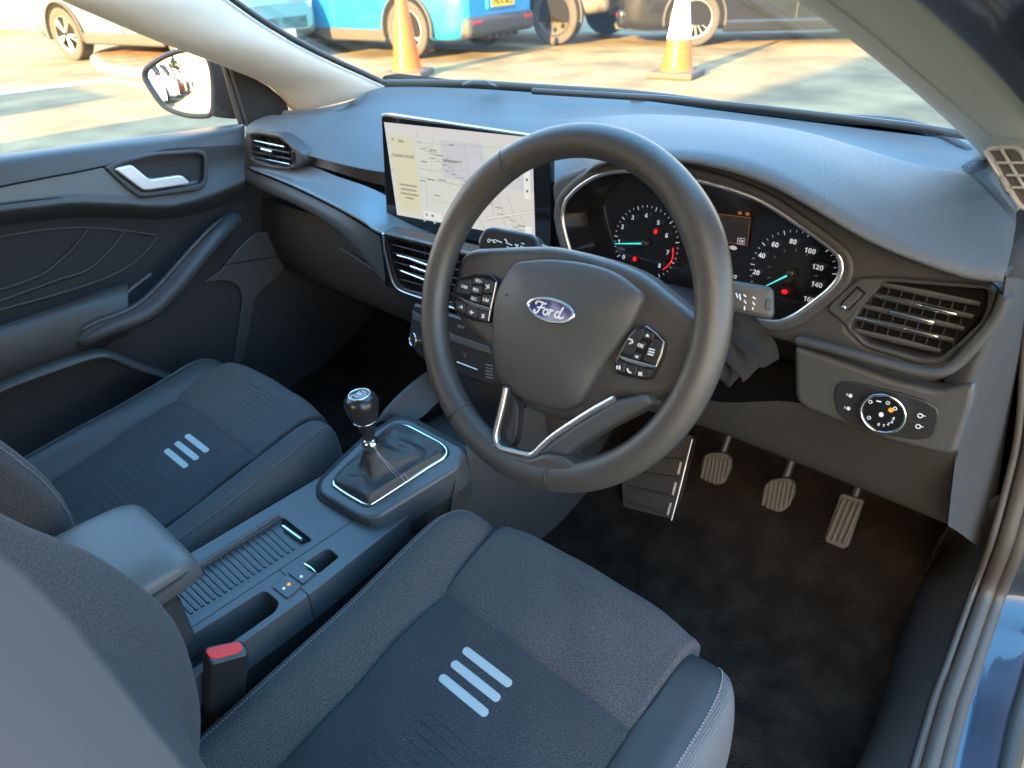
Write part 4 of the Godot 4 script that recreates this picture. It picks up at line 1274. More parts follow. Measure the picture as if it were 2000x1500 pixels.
# ---- steering wheel ----
const WC := Vector3(0.3562, 0.9455, 0.0)
var WN := Vector3(0, sin(deg_to_rad(24.07)), cos(deg_to_rad(24.07)))
var WU := Vector3(0, cos(deg_to_rad(24.07)), -sin(deg_to_rad(24.07)))
func wpt(a, b, h := 0.0) -> Vector3:
	return WC + Vector3.RIGHT * a + WU * b + WN * h
func wpx(l, h) -> PackedVector3Array:
	return ops(l, WC + WN * h, WN)
func build_wheel():
	var t = thing("steering_wheel", "black leather three-spoke steering wheel with button pods on both spokes", "steering wheel", WC)
	# rim: round section, thicker thumb grips
	var path = PackedVector3Array()
	var rad = []
	for k in 120:
		var a = TAU * k / 120
		path.append(wpt(cos(a) * 0.1740, sin(a) * 0.1740))
		var grip = exp(-pow((fposmod(a + PI * 0.5, PI) - PI * 0.72 if cos(a) > 0 else fposmod(PI * 1.5 - a, PI) - PI * 0.72) / 0.22, 2.0))
		rad.append(0.0162 + 0.0014 * grip)
	part(t, "rim", tube(path, rad, 20, true, Vector2(1.06, 1.0), WN), "leather")
	# seams where the leather sections meet
	for ang in [128, 36, -121, -72]:
		var a = deg_to_rad(ang)
		var c = wpt(cos(a) * 0.174, sin(a) * 0.174)
		var dr = Vector3.RIGHT * cos(a) + WU * sin(a)
		var p = PackedVector3Array()
		for j in 20:
			var b = TAU * j / 20
			p.append(c + dr * cos(b) * 0.0168 + WN * sin(b) * 0.0166)
		part(t, "seam", tube(p, 0.0011, 5, true), "satin_black")
	# rim stitching on the inner side
	for rng_ in [[132, 232], [-52, 30], [40, 124]]:
		var n = int((rng_[1] - rng_[0]) / 2.0)
		var g = G.new()
		for k in n:
			var a = deg_to_rad(rng_[0] + (rng_[1] - rng_[0]) * float(k) / n)
			var a2 = a + 0.012
			g.add(tube([wpt(cos(a) * 0.1581, sin(a) * 0.1581, -0.0025), wpt(cos(a2) * 0.1581, sin(a2) * 0.1581, 0.0025)], 0.0008, 4))
		part(t, "stitching", g, "satin_black").set_meta("kind", "stuff")
	# carrier behind the pad with the two side spokes
	var carrier = PackedVector3Array()
	for q in [[-0.160, 0.022], [-0.145, 0.036], [-0.11, 0.046], [-0.07, 0.056], [-0.03, 0.064], [0.03, 0.066], [0.075, 0.062], [0.11, 0.050], [0.145, 0.036], [0.160, 0.022], [0.160, -0.030], [0.148, -0.045], [0.125, -0.058], [0.095, -0.066], [0.075, -0.085], [0.055, -0.105], [0.02, -0.114], [-0.02, -0.114], [-0.050, -0.106], [-0.070, -0.088], [-0.088, -0.068], [-0.12, -0.058], [-0.148, -0.045], [-0.160, -0.030]]:
		carrier.append(wpt(q[0], q[1], -0.012))
	part(t, "spoke_carrier", prism(even(smooth(carrier, 4, true), 90, true), WN, 0.030, 0.012, [], 5), "leather")
	# airbag pad
	var pad = wpx([[1005, 516], [1047, 508], [1089, 507], [1153, 516], [1207, 535], [1255, 572], [1257, 588], [1233, 641], [1180, 713], [1140, 783], [1116, 799], [1095, 801], [1047, 788], [1009, 772], [977, 740], [964, 687], [963, 649], [967, 593], [977, 559]], -0.008)
	var ps = even(smooth(pad, 6, true), 80, true)
	part(t, "airbag_pad", dome(ps, WN, [[1.0, -0.020], [1.0, -0.002], [0.995, 0.001], [0.982, 0.0035], [0.955, 0.0055], [0.85, 0.0095], [0.65, 0.0145], [0.4, 0.018], [0.2, 0.0195], [0.0, 0.02]]), "pad_vinyl")
	# emblem
	var ec = op(1075, 606, WC + WN * 0.0125, WN)
	var er = op(1121, 613, WC + WN * 0.0125, WN)
	var ex = (er - ec).normalized()
	ex = (Vector3.RIGHT * 0.995 + WU * 0.07).normalized()
	var ey = WN.cross(ex).normalized()
	var A = 0.0305
	var Bv = 0.0122
	var eo = PackedVector3Array()
	var ei = PackedVector3Array()
	for k in 48:
		var a = TAU * k / 48
		eo.append(ec + ex * cos(a) * A + ey * sin(a) * Bv)
		ei.append(ec + ex * cos(a) * (A - 0.0026) + ey * sin(a) * (Bv - 0.0024))
	var em = part(t, "emblem", prism(eo, WN, 0.008, 0.001), "emblem_blue")
	var rr = PackedVector3Array()
	for k in 48: rr.append((eo[k] + ei[k]) * 0.5 + WN * 0.0004)
	part(em, "emblem_ring", tube(rr, 0.0018, 8, true, Vector2(1, 0.7), WN), "chrome")
	script_word(em, ec + WN * 0.0008, ex, ey)
	# raised mark on the pad and airbag wording
	word(t, "airbag_mark", "AIRBAG", op(1050, 736, WC + WN * 0.004, WN), ex, ey, 0.004, "pad_vinyl", false, false, 0.0012)
	part(t, "horn_mark", tube([op(986, 578, WC + WN * 0.0035, WN), op(992, 574, WC + WN * 0.004, WN), op(992, 583, WC + WN * 0.0035, WN), op(999, 584, WC + WN * 0.004, WN)], 0.0008, 5), "satin_black")
	# button pods
	pod_left(t)
	pod_right(t)
	# lower spoke: chrome U with an open window
	var U = wpx([[988, 757], [979, 800], [968, 845], [970, 866], [980, 876], [1033, 889], [1045, 884], [1075, 856], [1120, 825], [1160, 800], [1200, 778]], 0.011)
	var us = smooth(U, 5)
	part(t, "chrome_trim", tube(us, 0.0033, 8, false, Vector2(1, 0.8), WN), "satin_chrome")
	var ll = wpx([[984, 748], [993, 757], [984, 800], [973, 846], [976, 866], [990, 877], [978, 886], [962, 872], [958, 845], [968, 802]], 0.006)
	part(t, "lower_spoke", prism(rnd(ll, 0.004, 3), WN, 0.022, 0.004), "satin_black")
	var lr = wpx([[1036, 893], [1047, 888], [1077, 860], [1122, 829], [1200, 781], [1262, 768], [1275, 790], [1220, 818], [1160, 850], [1110, 884], [1085, 912], [1050, 915]], 0.002)
	part(t, "lower_spoke", prism(rnd(lr, 0.005, 3), WN, 0.022, 0.006), "plastic_mid")
	var ins = wpx([[996, 762], [1012, 792], [1008, 850], [1000, 872], [984, 868], [979, 848], [988, 800]], 0.001)
	part(t, "spoke_insert", prism(rnd(ins, 0.006, 3), WN, 0.012, 0.0008), "satin_black")
	var foot = wpx([[958, 858], [968, 874], [980, 881], [1034, 894], [1060, 884], [1095, 890], [1125, 912], [1090, 935], [1020, 925], [960, 890]], 0.0135)
	part(t, "spoke_foot", prism(rnd(foot, 0.006, 4), WN, 0.026, 0.006), "leather")
	# column seen through the window
	part(t, "hub_core", lathe([[0.05, -0.06], [0.048, -0.03], [0.03, -0.02]], axis_xf(WC, WN), 24), "plastic_dark")
func key(par, nm, px, h, dep := 0.0025, m := "satin_black"):
	return part(par, nm, prism(rnd(wpx(px, h), 0.002, 3), WN, dep, 0.0007), m)
func pod_left(t):
	var out = wpx([[895, 540], [927, 533], [956, 535], [972, 549], [966, 575], [958, 610], [953, 631], [927, 628], [895, 617], [881, 595], [881, 578], [887, 556]], -0.004)
	var p = part(t, "button_pod", prism(rnd(out, 0.004, 3), WN, 0.014, 0.002), "gloss_black")
	var h = -0.0022
	key(p, "button", [[894, 549], [921, 545], [917, 575], [891, 571]], h)
	key(p, "button", [[924, 543], [946, 543], [944, 555], [922, 556]], h)
	key(p, "button", [[921, 558], [940, 558], [938, 574], [919, 573]], h + 0.0012)
	key(p, "button", [[919, 576], [937, 578], [935, 591], [917, 587]], h)
	key(p, "button", [[948, 545], [964, 550], [960, 573], [943, 571]], h)
	key(p, "button", [[942, 575], [960, 576], [957, 597], [939, 592]], h)
	key(p, "button", [[888, 584], [909, 592], [906, 613], [890, 604]], h)
	key(p, "button", [[912, 594], [932, 602], [930, 622], [909, 615]], h)
	key(p, "button", [[935, 603], [956, 611], [952, 627], [933, 623]], h)
	part(p, "chrome_bar", prism(wpx([[889, 576], [925, 592], [959, 602], [959, 608], [945, 606], [920, 598]], -0.0015), WN, 0.003, 0.0006), "chrome")
	part(p, "chrome_edge", tube(wpx([[969, 551], [963, 580], [957, 607], [954, 627]], -0.002), 0.0007, 5), "satin_chrome")
	var rt = Vector3.RIGHT
	for q in [["CAN", 907, 560], ["SET+", 935, 549], ["RES", 929, 566], ["SET-", 926, 584], ["LIM", 949, 586]]:
		word(p, "lettering", q[0], op(q[1], q[2], WC + WN * (h + 0.0013 if q[0] == "RES" else h + 0.0001), WN), rt, WU, 0.0036, "print")
	var w = WC + WN * (h + 0.0002)
	for q in [[949, 556, 956, 563], [956, 556, 950, 564], [897, 600, 902, 598], [902, 596, 902, 603], [917, 609, 925, 611], [921, 606, 920, 614], [941, 614, 946, 621], [946, 614, 941, 621]]:
		part(p, "icon", tube([op(q[0], q[1], w, WN), op(q[2], q[3], w, WN)], 0.0008, 5), "print")
func pod_right(t):
	var out = wpx([[1257, 634], [1278, 648], [1299, 668], [1294, 694], [1283, 718], [1269, 743], [1239, 740], [1203, 731], [1198, 711], [1208, 688], [1224, 658], [1243, 638]], -0.004)
	var p = part(t, "button_pod", prism(rnd(out, 0.004, 3), WN, 0.014, 0.002), "gloss_black")
	var h = -0.0022
	key(p, "button", [[1246, 644], [1257, 641], [1254, 655], [1234, 694], [1212, 688], [1229, 661]], h)
	key(p, "button", [[1258, 645], [1278, 653], [1273, 665], [1253, 659]], h)
	key(p, "button", [[1249, 666], [1261, 669], [1255, 684], [1243, 681]], h + 0.0012)
	key(p, "button", [[1238, 688], [1252, 691], [1247, 704], [1234, 700]], h)
	key(p, "button", [[1277, 660], [1295, 670], [1287, 697], [1279, 712], [1255, 705], [1265, 684]], h)
	key(p, "button", [[1204, 704], [1222, 709], [1218, 728], [1202, 724]], h)
	key(p, "button", [[1225, 710], [1245, 715], [1241, 734], [1221, 729]], h)
	key(p, "button", [[1248, 716], [1273, 722], [1266, 739], [1244, 735]], h)
	part(p, "chrome_bar", prism(wpx([[1207, 694], [1240, 704], [1279, 715], [1279, 719], [1250, 715], [1220, 705]], -0.0015), WN, 0.003, 0.0006), "chrome")
	part(p, "chrome_edge", tube(wpx([[1262, 637], [1280, 650], [1297, 668], [1291, 692], [1281, 716]], -0.002), 0.0006, 5), "satin_chrome")
	var w = WC + WN * (h + 0.0002)
	word(p, "lettering", "OK", op(1251, 675, WC + WN * (h + 0.0013), WN), Vector3.RIGHT, WU, 0.0034, "print")
	for q in [[1228, 662, 1234, 664], [1234, 664, 1236, 669], [1236, 669, 1229, 671], [1264, 653, 1267, 658], [1264, 653, 1262, 657], [1241, 695, 1244, 699], [1246, 695, 1244, 699], [1268, 681, 1279, 684], [1267, 686, 1278, 689], [1265, 691, 1276, 694], [1205, 714, 1205, 721], [1210, 714, 1210, 722], [1225, 720, 1228, 727], [1228, 727, 1233, 728], [1247, 727, 1254, 734], [1254, 727, 1247, 733]]:
		part(p, "icon", tube([op(q[0], q[1], w, WN), op(q[2], q[3], w, WN)], 0.0008, 5), "print")
func script_word(par, o, ex, ey):
	# the flowing white word on the oval emblem, drawn as pen strokes (units: mm on the oval)
	var S = {
		"F": [[-16.5, 3.2], [-17.6, 4.6], [-15.5, 5.9], [-11.0, 6.0], [-7.5, 5.2], [-6.0, 6.2]],
		"F_stem": [[-9.6, 5.4], [-11.5, 1.5], [-13.6, -2.8], [-16.2, -4.4], [-18.2, -3.0], [-16.6, -1.6]],
		"F_bar": [[-15.2, 0.6], [-12.0, 1.2], [-8.2, 1.6], [-7.4, 2.6]],
		"o": [[-4.2, 1.0], [-6.6, 0.4], [-7.6, -2.2], [-6.0, -4.0], [-3.4, -3.0], [-2.8, -0.2], [-4.2, 1.0], [-2.0, 0.2]],
		"r": [[-1.4, 0.8], [0.2, 1.4], [-0.6, -1.2], [-1.6, -4.0]],
		"r_arm": [[-0.9, -1.6], [0.6, 0.6], [2.2, 1.5], [3.2, 0.7]],
		"d": [[9.4, 1.0], [7.2, 1.2], [5.4, -0.8], [5.4, -3.2], [7.2, -4.0], [9.2, -2.6], [10.2, 0.8]],
		"d_stem": [[12.6, 6.2], [11.0, 2.8], [9.8, -1.6], [10.4, -3.8], [12.8, -3.4], [14.8, -1.8]]}
	for k in S:
		var p = PackedVector3Array()
		for q in S[k]: p.append(o + ex * ((q[0] + 0.9) * 0.00118) + ey * ((q[1] - 0.9) * 0.00118))
		part(par, "lettering", tube(smooth(p, 5), 0.00098, 6, false, Vector2(1, 0.5), WN), "print")

# ---- seats ----
func cush_y(z) -> float:
	return 0.51 + (0.166 - z) * 0.225
func seat_top(cx, sd, x, z) -> float:
	var fr = z < 0.10
	var s = x / 0.1525
	var d = 0.004 - 0.005 * smoothstep(0.115, 0.10, z)
	if fr: d = lerpf(-0.001, 0.008, smoothstep(0.10, 0.05, z)) - 0.003 * smoothstep(0.0, -0.02, z)
	var puff = -0.006 * pow(absf(s), 5.0)
	var wob = (0.0014 * sin(s * 5.0 + z * 31.0 + cx) + 0.0012 * sin(s * 9.0 - z * 47.0)) * smoothstep(0.03, 0.08, Vector2((s * 0.1525 + (cx - (0.368 if sd > 0 else -0.3596))) * 0.8, z - 0.166).length())
	return cush_y(z) + d + puff + 0.003 * cos(s * 1.5) + wob
func dashes(path, gap, r) -> G:
	var g = G.new()
	var L = 0.0
	for k in range(1, path.size()): L += path[k].distance_to(path[k - 1])
	var n = int(L / gap)
	var e = even(path, n * 2)
	for k in n: g.add(tube([e[2 * k], e[2 * k + 1]], r, 4))
	return g
func build_seat(cx, sd, label):
	# sd: +1 when the door is on the +x side of this seat
	var t = thing("car_seat", label, "car seat", Vector3(cx, 0.36, 0.25))
	var hw = 0.1525
	# centre rear panel, centre front panel
	for fr in [false, true]:
		var zs = [0.10, 0.094, 0.08, 0.05, 0.01, -0.02, -0.035, -0.046, -0.054, -0.058, -0.058, -0.05] if fr else [0.50, 0.48, 0.46, 0.44, 0.42, 0.40, 0.38, 0.36, 0.34, 0.32, 0.30, 0.28, 0.26, 0.24, 0.22, 0.20, 0.18, 0.16, 0.14, 0.125, 0.115, 0.106, 0.10]
		var dy = [-0.001, 0.0025, 0.0055, 0.008, 0.008, 0.005, -0.0005, -0.009, -0.021, -0.036, -0.09, -0.17] if fr else [0.004, 0.004, 0.004, 0.004, 0.004, 0.004, 0.004, 0.004, 0.004, 0.004, 0.004, 0.004, 0.004, 0.004, 0.004, 0.004, 0.004, 0.004, 0.004, 0.004, 0.003, 0.001, -0.001]
		var rows = []
		for k in zs.size():
			var w = hw + (clampf((0.1 - zs[k]) / 0.15, 0, 1) * 0.006 if fr else 0.0)
			var row = PackedVector3Array()
			for j in 25:
				var s = (j - 12) / 12.0
				var puff = 0.006 * (1.0 - pow(absf(s), 5.0)) - 0.006
				var bow = -0.010 * s * s if fr and k > 4 else 0.0
				row.append(Vector3(cx + s * w, cush_y(zs[k]) + dy[k] + puff + 0.003 * cos(s * 1.5) + (0.0014 * sin(s * 5.0 + zs[k] * 31.0 + cx) + 0.0012 * sin(s * 9.0 - zs[k] * 47.0)) * smoothstep(0.03, 0.08, Vector2((s * hw + (cx - (0.368 if sd > 0 else -0.3596))) * 0.8, zs[k] - 0.166).length()), zs[k] - bow))
			row.insert(0, row[0] + Vector3(0, -0.035, 0.004))
			row.append(row[-1] + Vector3(0, -0.035, 0.004))
			rows.append(row)
		part(t, "cushion_front" if fr else "cushion_centre", loft(rows, 2, 3 if fr else 1), "cloth" if fr else "cloth_centre")
	# faint pressed ribs across the centre panel
	for q in [[0.225, 0.40, 16], [-0.005, 0.06, 8]]:
		for k in q[2]:
			var z = lerpf(q[0], q[1], float(k) / (q[2] - 1))
			var p = PackedVector3Array()
			for j in 9:
				var s = (j - 4) / 4.0
				p.append(Vector3(cx + s * 0.085 + (0.02 if q[0] < 0.1 else 0), seat_top(cx, sd, s * 0.085 + (0.02 if q[0] < 0.1 else 0), z), z))
			part(t, "cushion_rib", tube(p, [0.0001, 0.0002, 0.00028, 0.00028, 0.00028, 0.00028, 0.00028, 0.0002, 0.0001], 5, false, Vector2(5.0, 0.8), Vector3.UP), "cloth_centre" if q[0] > 0.1 else "cloth")
	# three printed bars
	for k in [-1, 0, 1]:
		var z = 0.166 + 0.021 * k
		var c = Vector3((0.368 if sd > 0 else -0.3596), cush_y(z) + 0.0072, z)
		var up = Vector3(0, 1, 0.22).normalized()
		var o = PackedVector3Array()
		for j in 20:
			var a = TAU * j / 20
			var ex = 0.0345 * signf(cos(a)) if absf(cos(a)) > 1e-4 else 0.0
			o.append(c + Vector3(ex + cos(a) * 0.0056, 0, 0) + Vector3(0, -0.219, 0.976) * sin(a) * 0.0056)
		part(t, "printed_bar", prism(o, up, 0.0012, 0.0003), "bar_print", "pale grey printed bar")
	# bolsters
	for s in [-1, 1]:
		var outer = s == sd
		var prof_in = [[-0.018, -0.022], [0.0, -0.004], [0.006, 0.000], [0.018, 0.010], [0.036, 0.020], [0.058, 0.026], [0.078, 0.023]]
		var prof_out = [[0.078, 0.0222], [0.081, 0.0205], [0.094, 0.010], [0.104, -0.012], [0.111, -0.05], [0.112, -0.11], [0.10, -0.17]]
		for half in 2:
			var prof = prof_in if half == 0 else prof_out
			var rows = []
			var zl = [0.52, 0.44, 0.36, 0.28, 0.20, 0.12, 0.06, 0.025, 0.0, -0.018, -0.030, -0.036]
			for z in zl:
				var f = clampf((0.05 - z) / 0.088, 0, 1)
				var kx = sqrt(max(1.0 - f * f, 0.0))
				var kk = sqrt(max(1.0 - f * f * f, 0.0))
				var rise = 0.018 * clampf((z - 0.20) / 0.25, 0, 1)
				var lowf = lerpf(0.35, 1.0, smoothstep(0.0, 0.30, z)) if outer else 1.0
				var narf = 0.80 if outer else 1.0
				var row = PackedVector3Array()
				for q in prof:
					var h = (q[1] * lowf if q[1] > 0 else q[1]) + rise * smoothstep(0.0, 0.05, q[0])
					var yy = cush_y(max(z, -0.01)) + (h * kk if h > 0 else h) - (1 - kk) * 0.05
					row.append(Vector3(cx + s * (hw + q[0] * narf * (0.35 + 0.65 * kx)), yy, z))
				rows.append(row)
			var m = "cloth"
			if outer: m = "bolster_vinyl" if half == 0 else "bolster_mesh"
			part(t, "bolster_inner" if half == 0 else "bolster_side", loft(rows, 4, 3), m)
			if half == 1:
				var st = PackedVector3Array()
				for r in rows: st.append(r[0] + Vector3(0, 0.0012, 0))
				part(t, "stitching", dashes(smooth(st.slice(0, 11), 6), 0.0042, 0.0007), "stitch").set_meta("kind", "stuff")
	# lint on the cloth
	var lint = G.new()
	for k in 36:
		var z = rng.randf_range(-0.03, 0.42)
		var x = rng.randf_range(-0.15, 0.15)
		var p = Vector3(cx + x, seat_top(cx, sd, x, z) + 0.0003, z)
		var a = rng.randf() * TAU
		var l = rng.randf_range(0.0006, 0.003)
		lint.add(tube([p, p + Vector3(cos(a), 0.1, sin(a)) * l], 0.00022, 3))
	part(t, "lint", lint, "stitch").set_meta("kind", "stuff")
	# plinth under the cushion
	part(t, "seat_base", rbox(Vector3(cx, 0.385, 0.24), Vector3(0.46, 0.13, 0.50), 0.02), "plastic_dark")
	# backrest
	var ys = [0.40, 0.46, 0.52, 0.57, 0.68, 0.79, 0.88, 0.97, 1.06, 1.14, 1.20]
	var zi = [0.455, 0.436, 0.415, 0.403, 0.397, 0.430, 0.480, 0.510, 0.533, 0.555, 0.585]
	var zo = [0.470, 0.45, 0.432, 0.42, 0.418, 0.438, 0.468, 0.489, 0.502, 0.512, 0.535]
	var rows_i = []
	var rows_c = []
	var rows_o = []
	for k in ys.size():
		var y = ys[k]
		var a = PackedVector3Array()
		var b = PackedVector3Array()
		var c = PackedVector3Array()
		var nar = 1.0 - 0.10 * smoothstep(0.95, 1.2, y)
		for q in [[0.245, 0.15], [0.262, 0.07], [0.262, 0.022], [0.250, 0.006], [0.236, 0.0], [0.218, 0.004], [0.19, 0.022], [0.160, 0.045], [0.12, 0.066]]:
			a.append(Vector3(cx - sd * q[0] * nar, y, zi[k] + q[1]))
			var oz_ = q[1]
			c.append(Vector3(cx + sd * q[0] * nar * 0.96, y, zo[k] + oz_))
		for j in 9:
			var s = (j - 4) / 4.0
			var zz = lerpf(zi[k], zo[k], (s + 1) * 0.5) + 0.048 + 0.006 * (1 - s * s) - 0.004 * (1 - pow(absf(s), 6.0))
			b.append(Vector3(cx + sd * s * 0.166 * nar, y, zz))
		rows_i.append(a); rows_c.append(b); rows_o.append(c)
	part(t, "backrest_bolster", loft(rows_i, 4, 4), "cloth")
	part(t, "backrest_centre", loft(rows_c, 3, 4), "cloth_centre")
	part(t, "backrest_bolster", loft(rows_o, 4, 4), "near_cloth_toned" if sd > 0 else "cloth")
	var st = PackedVector3Array()
	for k in range(0, 10): st.append(rows_i[k][3] + Vector3(-sd * 0.0005, 0, -0.001))
	part(t, "stitching", dashes(smooth(st, 6), 0.0042, 0.0007), "stitch").set_meta("kind", "stuff")
	part(t, "backrest_shell", rbox(Vector3(cx, 0.85, 0.64), Vector3(0.48, 0.74, 0.10), 0.04, Basis(Vector3.RIGHT, 0.16)), "plastic_dark")
	part(t, "headrest", rbox(Vector3(cx, 1.31, 0.68), Vector3(0.24, 0.17, 0.10), 0.045, Basis(Vector3.RIGHT, 0.12)), "cloth")
	for s in [-1, 1]: part(t, "headrest_post", tube([Vector3(cx + s * 0.06, 1.16, 0.66), Vector3(cx + s * 0.06, 1.27, 0.675)], 0.006, 8), "chrome")
	return t

# ---- centre console ----
func build_console():
	var t = thing("centre_console", "long grey centre console with a ribbed tray cover and padded armrest between the seats", "console", Vector3(0, 0.36, 0.2))
	var Y = 0.53
	var up = Vector3.UP
	var top = [oy(283, 1158, Y), oy(548, 996, Y), oy(610, 985, Y), oy(705, 1040, Y), oy(600, 1160, Y), oy(395, 1360, Y), oy(330, 1300, Y)]
	top = PackedVector3Array([Vector3(-0.092, Y, 0.60), Vector3(-0.092, Y, 0.03), Vector3(0.092, Y, 0.03), Vector3(0.105, Y, 0.20), Vector3(0.108, Y, 0.60)])
	var tray = PackedVector3Array([oy(302, 1162, Y), oy(546, 1011, Y), oy(556, 1012, Y), oy(609, 1054, Y), oy(600, 1062, Y), oy(352, 1222, Y)])
	var slot = PackedVector3Array([oy(357, 1258, Y), oy(366, 1246, Y), oy(508, 1156, Y), oy(520, 1155, Y), oy(545, 1176, Y), oy(538, 1194, Y), oy(480, 1235, Y), oy(368, 1312, Y)])
	var brake = PackedVector3Array([oy(594, 1099, Y), oy(634, 1073, Y), oy(645, 1073, Y), oy(662, 1087, Y), oy(622, 1120, Y)])
	var pa = PackedVector3Array([Vector3(-0.092, Y, 0.60), Vector3(-0.092, Y, 0.03), Vector3(0.0375, Y, 0.03), Vector3(0.0375, Y, 0.60)])
	var pb = PackedVector3Array([Vector3(0.0385, Y, 0.60), Vector3(0.0385, Y, 0.225), Vector3(0.110, Y, 0.225), Vector3(0.113, Y, 0.60)])
	var pc = PackedVector3Array([Vector3(0.0385, Y, 0.2245), Vector3(0.0385, Y, 0.03), Vector3(0.096, Y, 0.03), Vector3(0.110, Y, 0.2245)])
	part(t, "top_plate", prism(rnd(pa, 0.004, 3), up, 0.05, 0.0012, [rnd(tray, 0.004, 3)]), "console_plate")
	part(t, "top_plate", prism(rnd(pb, 0.003, 3), up, 0.05, 0.0010, [rnd(slot, 0.006, 3)]), "console_plate")
	part(t, "top_plate", prism(rnd(pc, 0.003, 3), up, 0.05, 0.0010, [rnd(brake, 0.003, 3)]), "console_plate")
	part(t, "console_body", rbox(Vector3(0, 0.40, 0.28), Vector3(0.19, 0.16, 0.66), 0.015), "plastic_dark")
	# tray cover
	var ty = Y - 0.006
	var tr = PackedVector3Array()
	for p in tray: tr.append(Vector3(p.x, ty, p.z))
	part(t, "tray_cover", prism(tr, up, 0.008, 0.0008), "console_plate")
	for k in 20:
		var f = (k + 1.0) / 21.0
		var a = oy(lerpf(540, 306, f), lerpf(1024, 1166, f), ty + 0.0007)
		var b = oy(lerpf(585, 352, f), lerpf(1066, 1212, f), ty + 0.0007)
		part(t, "tray_rib", tube([a, b], 0.0022, 6, false, Vector2(1, 0.7), Vector3.UP), "console_plate")
	var h0 = oy(553, 1028, ty + 0.006)
	var h1 = oy(589, 1054, ty + 0.006)
	part(t, "tray_well", prism(PackedVector3Array([oy(552, 1014, ty + 0.001), oy(607, 1056, ty + 0.001), oy(590, 1062, ty + 0.001), oy(548, 1030, ty + 0.001)]), up, 0.002, 0.0003), "void")
	part(t, "tray_handle", tube([h0, h1], 0.0032, 8), "satin_chrome")
	part(t, "tray_edge", tube([oy(312, 1152, Y + 0.004), oy(546, 1005, Y + 0.004)], 0.003, 6), "plastic_mid")
	# parking brake lever switch and buttons
	var bl = prism(PackedVector3Array([oy(563, 1121, Y), oy(592, 1100, Y), oy(617, 1120, Y), oy(592, 1143, Y)]), up, 0.004, 0.001)
	var bk = part(t, "parking_brake_switch", bl.xf(Transform3D(Basis.IDENTITY, Vector3(0, 0.003, 0))), "console_plate")
	part(bk, "switch_edge", tube([oy(592, 1099, Y + 0.004), oy(603, 1107, Y + 0.005), oy(617, 1118, Y + 0.004)], [0.001, 0.0032, 0.001], 8), "chrome")
	part(bk, "indicator_light", lathe([[0.0001, 0.0006], [0.0022, 0.0004], [0.0024, -0.001]], axis_xf(oy(588, 1126, Y + 0.0035), up), 12), "led_white")
	var b2 = prism(rnd(PackedVector3Array([oy(531, 1148, Y), oy(560, 1124, Y), oy(590, 1145, Y), oy(561, 1171, Y)]), 0.004, 3), up, 0.004, 0.001)
	var bt = part(t, "hold_button", b2.xf(Transform3D(Basis.IDENTITY, Vector3(0, 0.003, 0))), "console_plate")
	part(bt, "indicator_light", lathe([[0.0001, 0.0006], [0.0026, 0.0004], [0.0028, -0.001]], axis_xf(oy(564, 1141, Y + 0.0035), up), 12), "lamp_amber")
	part(bt, "indicator_light", lathe([[0.0001, 0.0006], [0.0022, 0.0004], [0.0024, -0.001]], axis_xf(oy(554, 1149, Y + 0.0035), up), 12), "led_white")
	# armrest lid
	var ar = []
	for q in [[0.70, 0.0, 0.0], [0.60, 0.0, 0.0], [0.48, 0.0, 0.0], [0.40, 0.0, 0.0], [0.362, 0.0, 0.06], [0.345, -0.004, 0.16], [0.336, -0.012, 0.3], [0.332, -0.03, 0.42]]:
		var row = PackedVector3Array()
		var hwid = 0.088 * (1.0 - q[2] * 0.35)
		var cy = 0.656 + q[1] * 0.4
		var hh = 0.031 * (1.0 - q[2] * 0.9)
		for k in 24:
			var a = TAU * k / 24
			var ca = signf(cos(a)) * pow(absf(cos(a)), 0.55)
			var sa = signf(sin(a)) * pow(absf(sin(a)), 0.55)
			row.append(Vector3(0.006 + ca * hwid, cy + sa * hh, q[0]))
		ar.append(row)
	var ag = loft(ar, 1, 4, true)
	cap(ag, ar[-1], Vector3(0, 0, -1))
	var arm = part(t, "armrest", ag, "armrest_vinyl")
	var sp = PackedVector3Array()
	for q in [[0.5, 0.094], [0.40, 0.094], [0.362, 0.0918], [0.345, 0.085], [0.336, 0.07], [0.334, 0.03], [0.334, -0.02], [0.337, -0.06], [0.345, -0.074], [0.362, -0.080], [0.40, -0.0825]]: sp.append(Vector3(q[1], 0.662, q[0]))
	part(arm, "armrest_seam", tube(smooth(sp, 5), 0.0016, 6), "plastic_dark")
	part(t, "armrest_box", rbox(Vector3(0.004, 0.565, 0.56), Vector3(0.15, 0.12, 0.40), 0.02), "plastic_dark")
	# gear surround on a slope
	var gn = Vector3(0, 0.974, 0.225).normalized()
	var go = Vector3(0, 0.552, 0.08)
	var sur = ops([[621, 950], [626, 936], [706, 858], [760, 822], [780, 815], [802, 818], [904, 872], [909, 886], [896, 912], [740, 1008], [720, 1013], [696, 1006], [626, 964]], go, gn)
	var hol = ops([[652, 942], [660, 930], [706, 885], [760, 840], [772, 832], [784, 831], [800, 834], [860, 866], [872, 879], [869, 892], [840, 910], [724, 985], [711, 984], [676, 964], [654, 948]], go, gn)
	part(t, "gear_surround", prism(rnd(sur, 0.012, 4), gn, 0.05, 0.006, [even(smooth(hol, 4, true), 70, true)]), "console_plate")
	part(t, "surround_skirt", prism(rnd(ops([[614, 954], [622, 932], [706, 852], [775, 808], [806, 812], [910, 868], [916, 888], [900, 918], [740, 1018], [718, 1022], [692, 1014], [618, 972]], go - gn * 0.012, gn), 0.012, 4), gn, 0.07, 0.004), "plastic_dark")
	# tunnel sides and the knee wings running up to the dashboard
	var wl = []
	for q in [[[745, 822], [772, 790], [800, 758], [835, 728]], [[700, 845], [742, 800], [785, 765], [832, 735]], [[690, 852], [730, 812], [770, 782], [820, 750]]]:
		wl.append(PackedVector3Array())
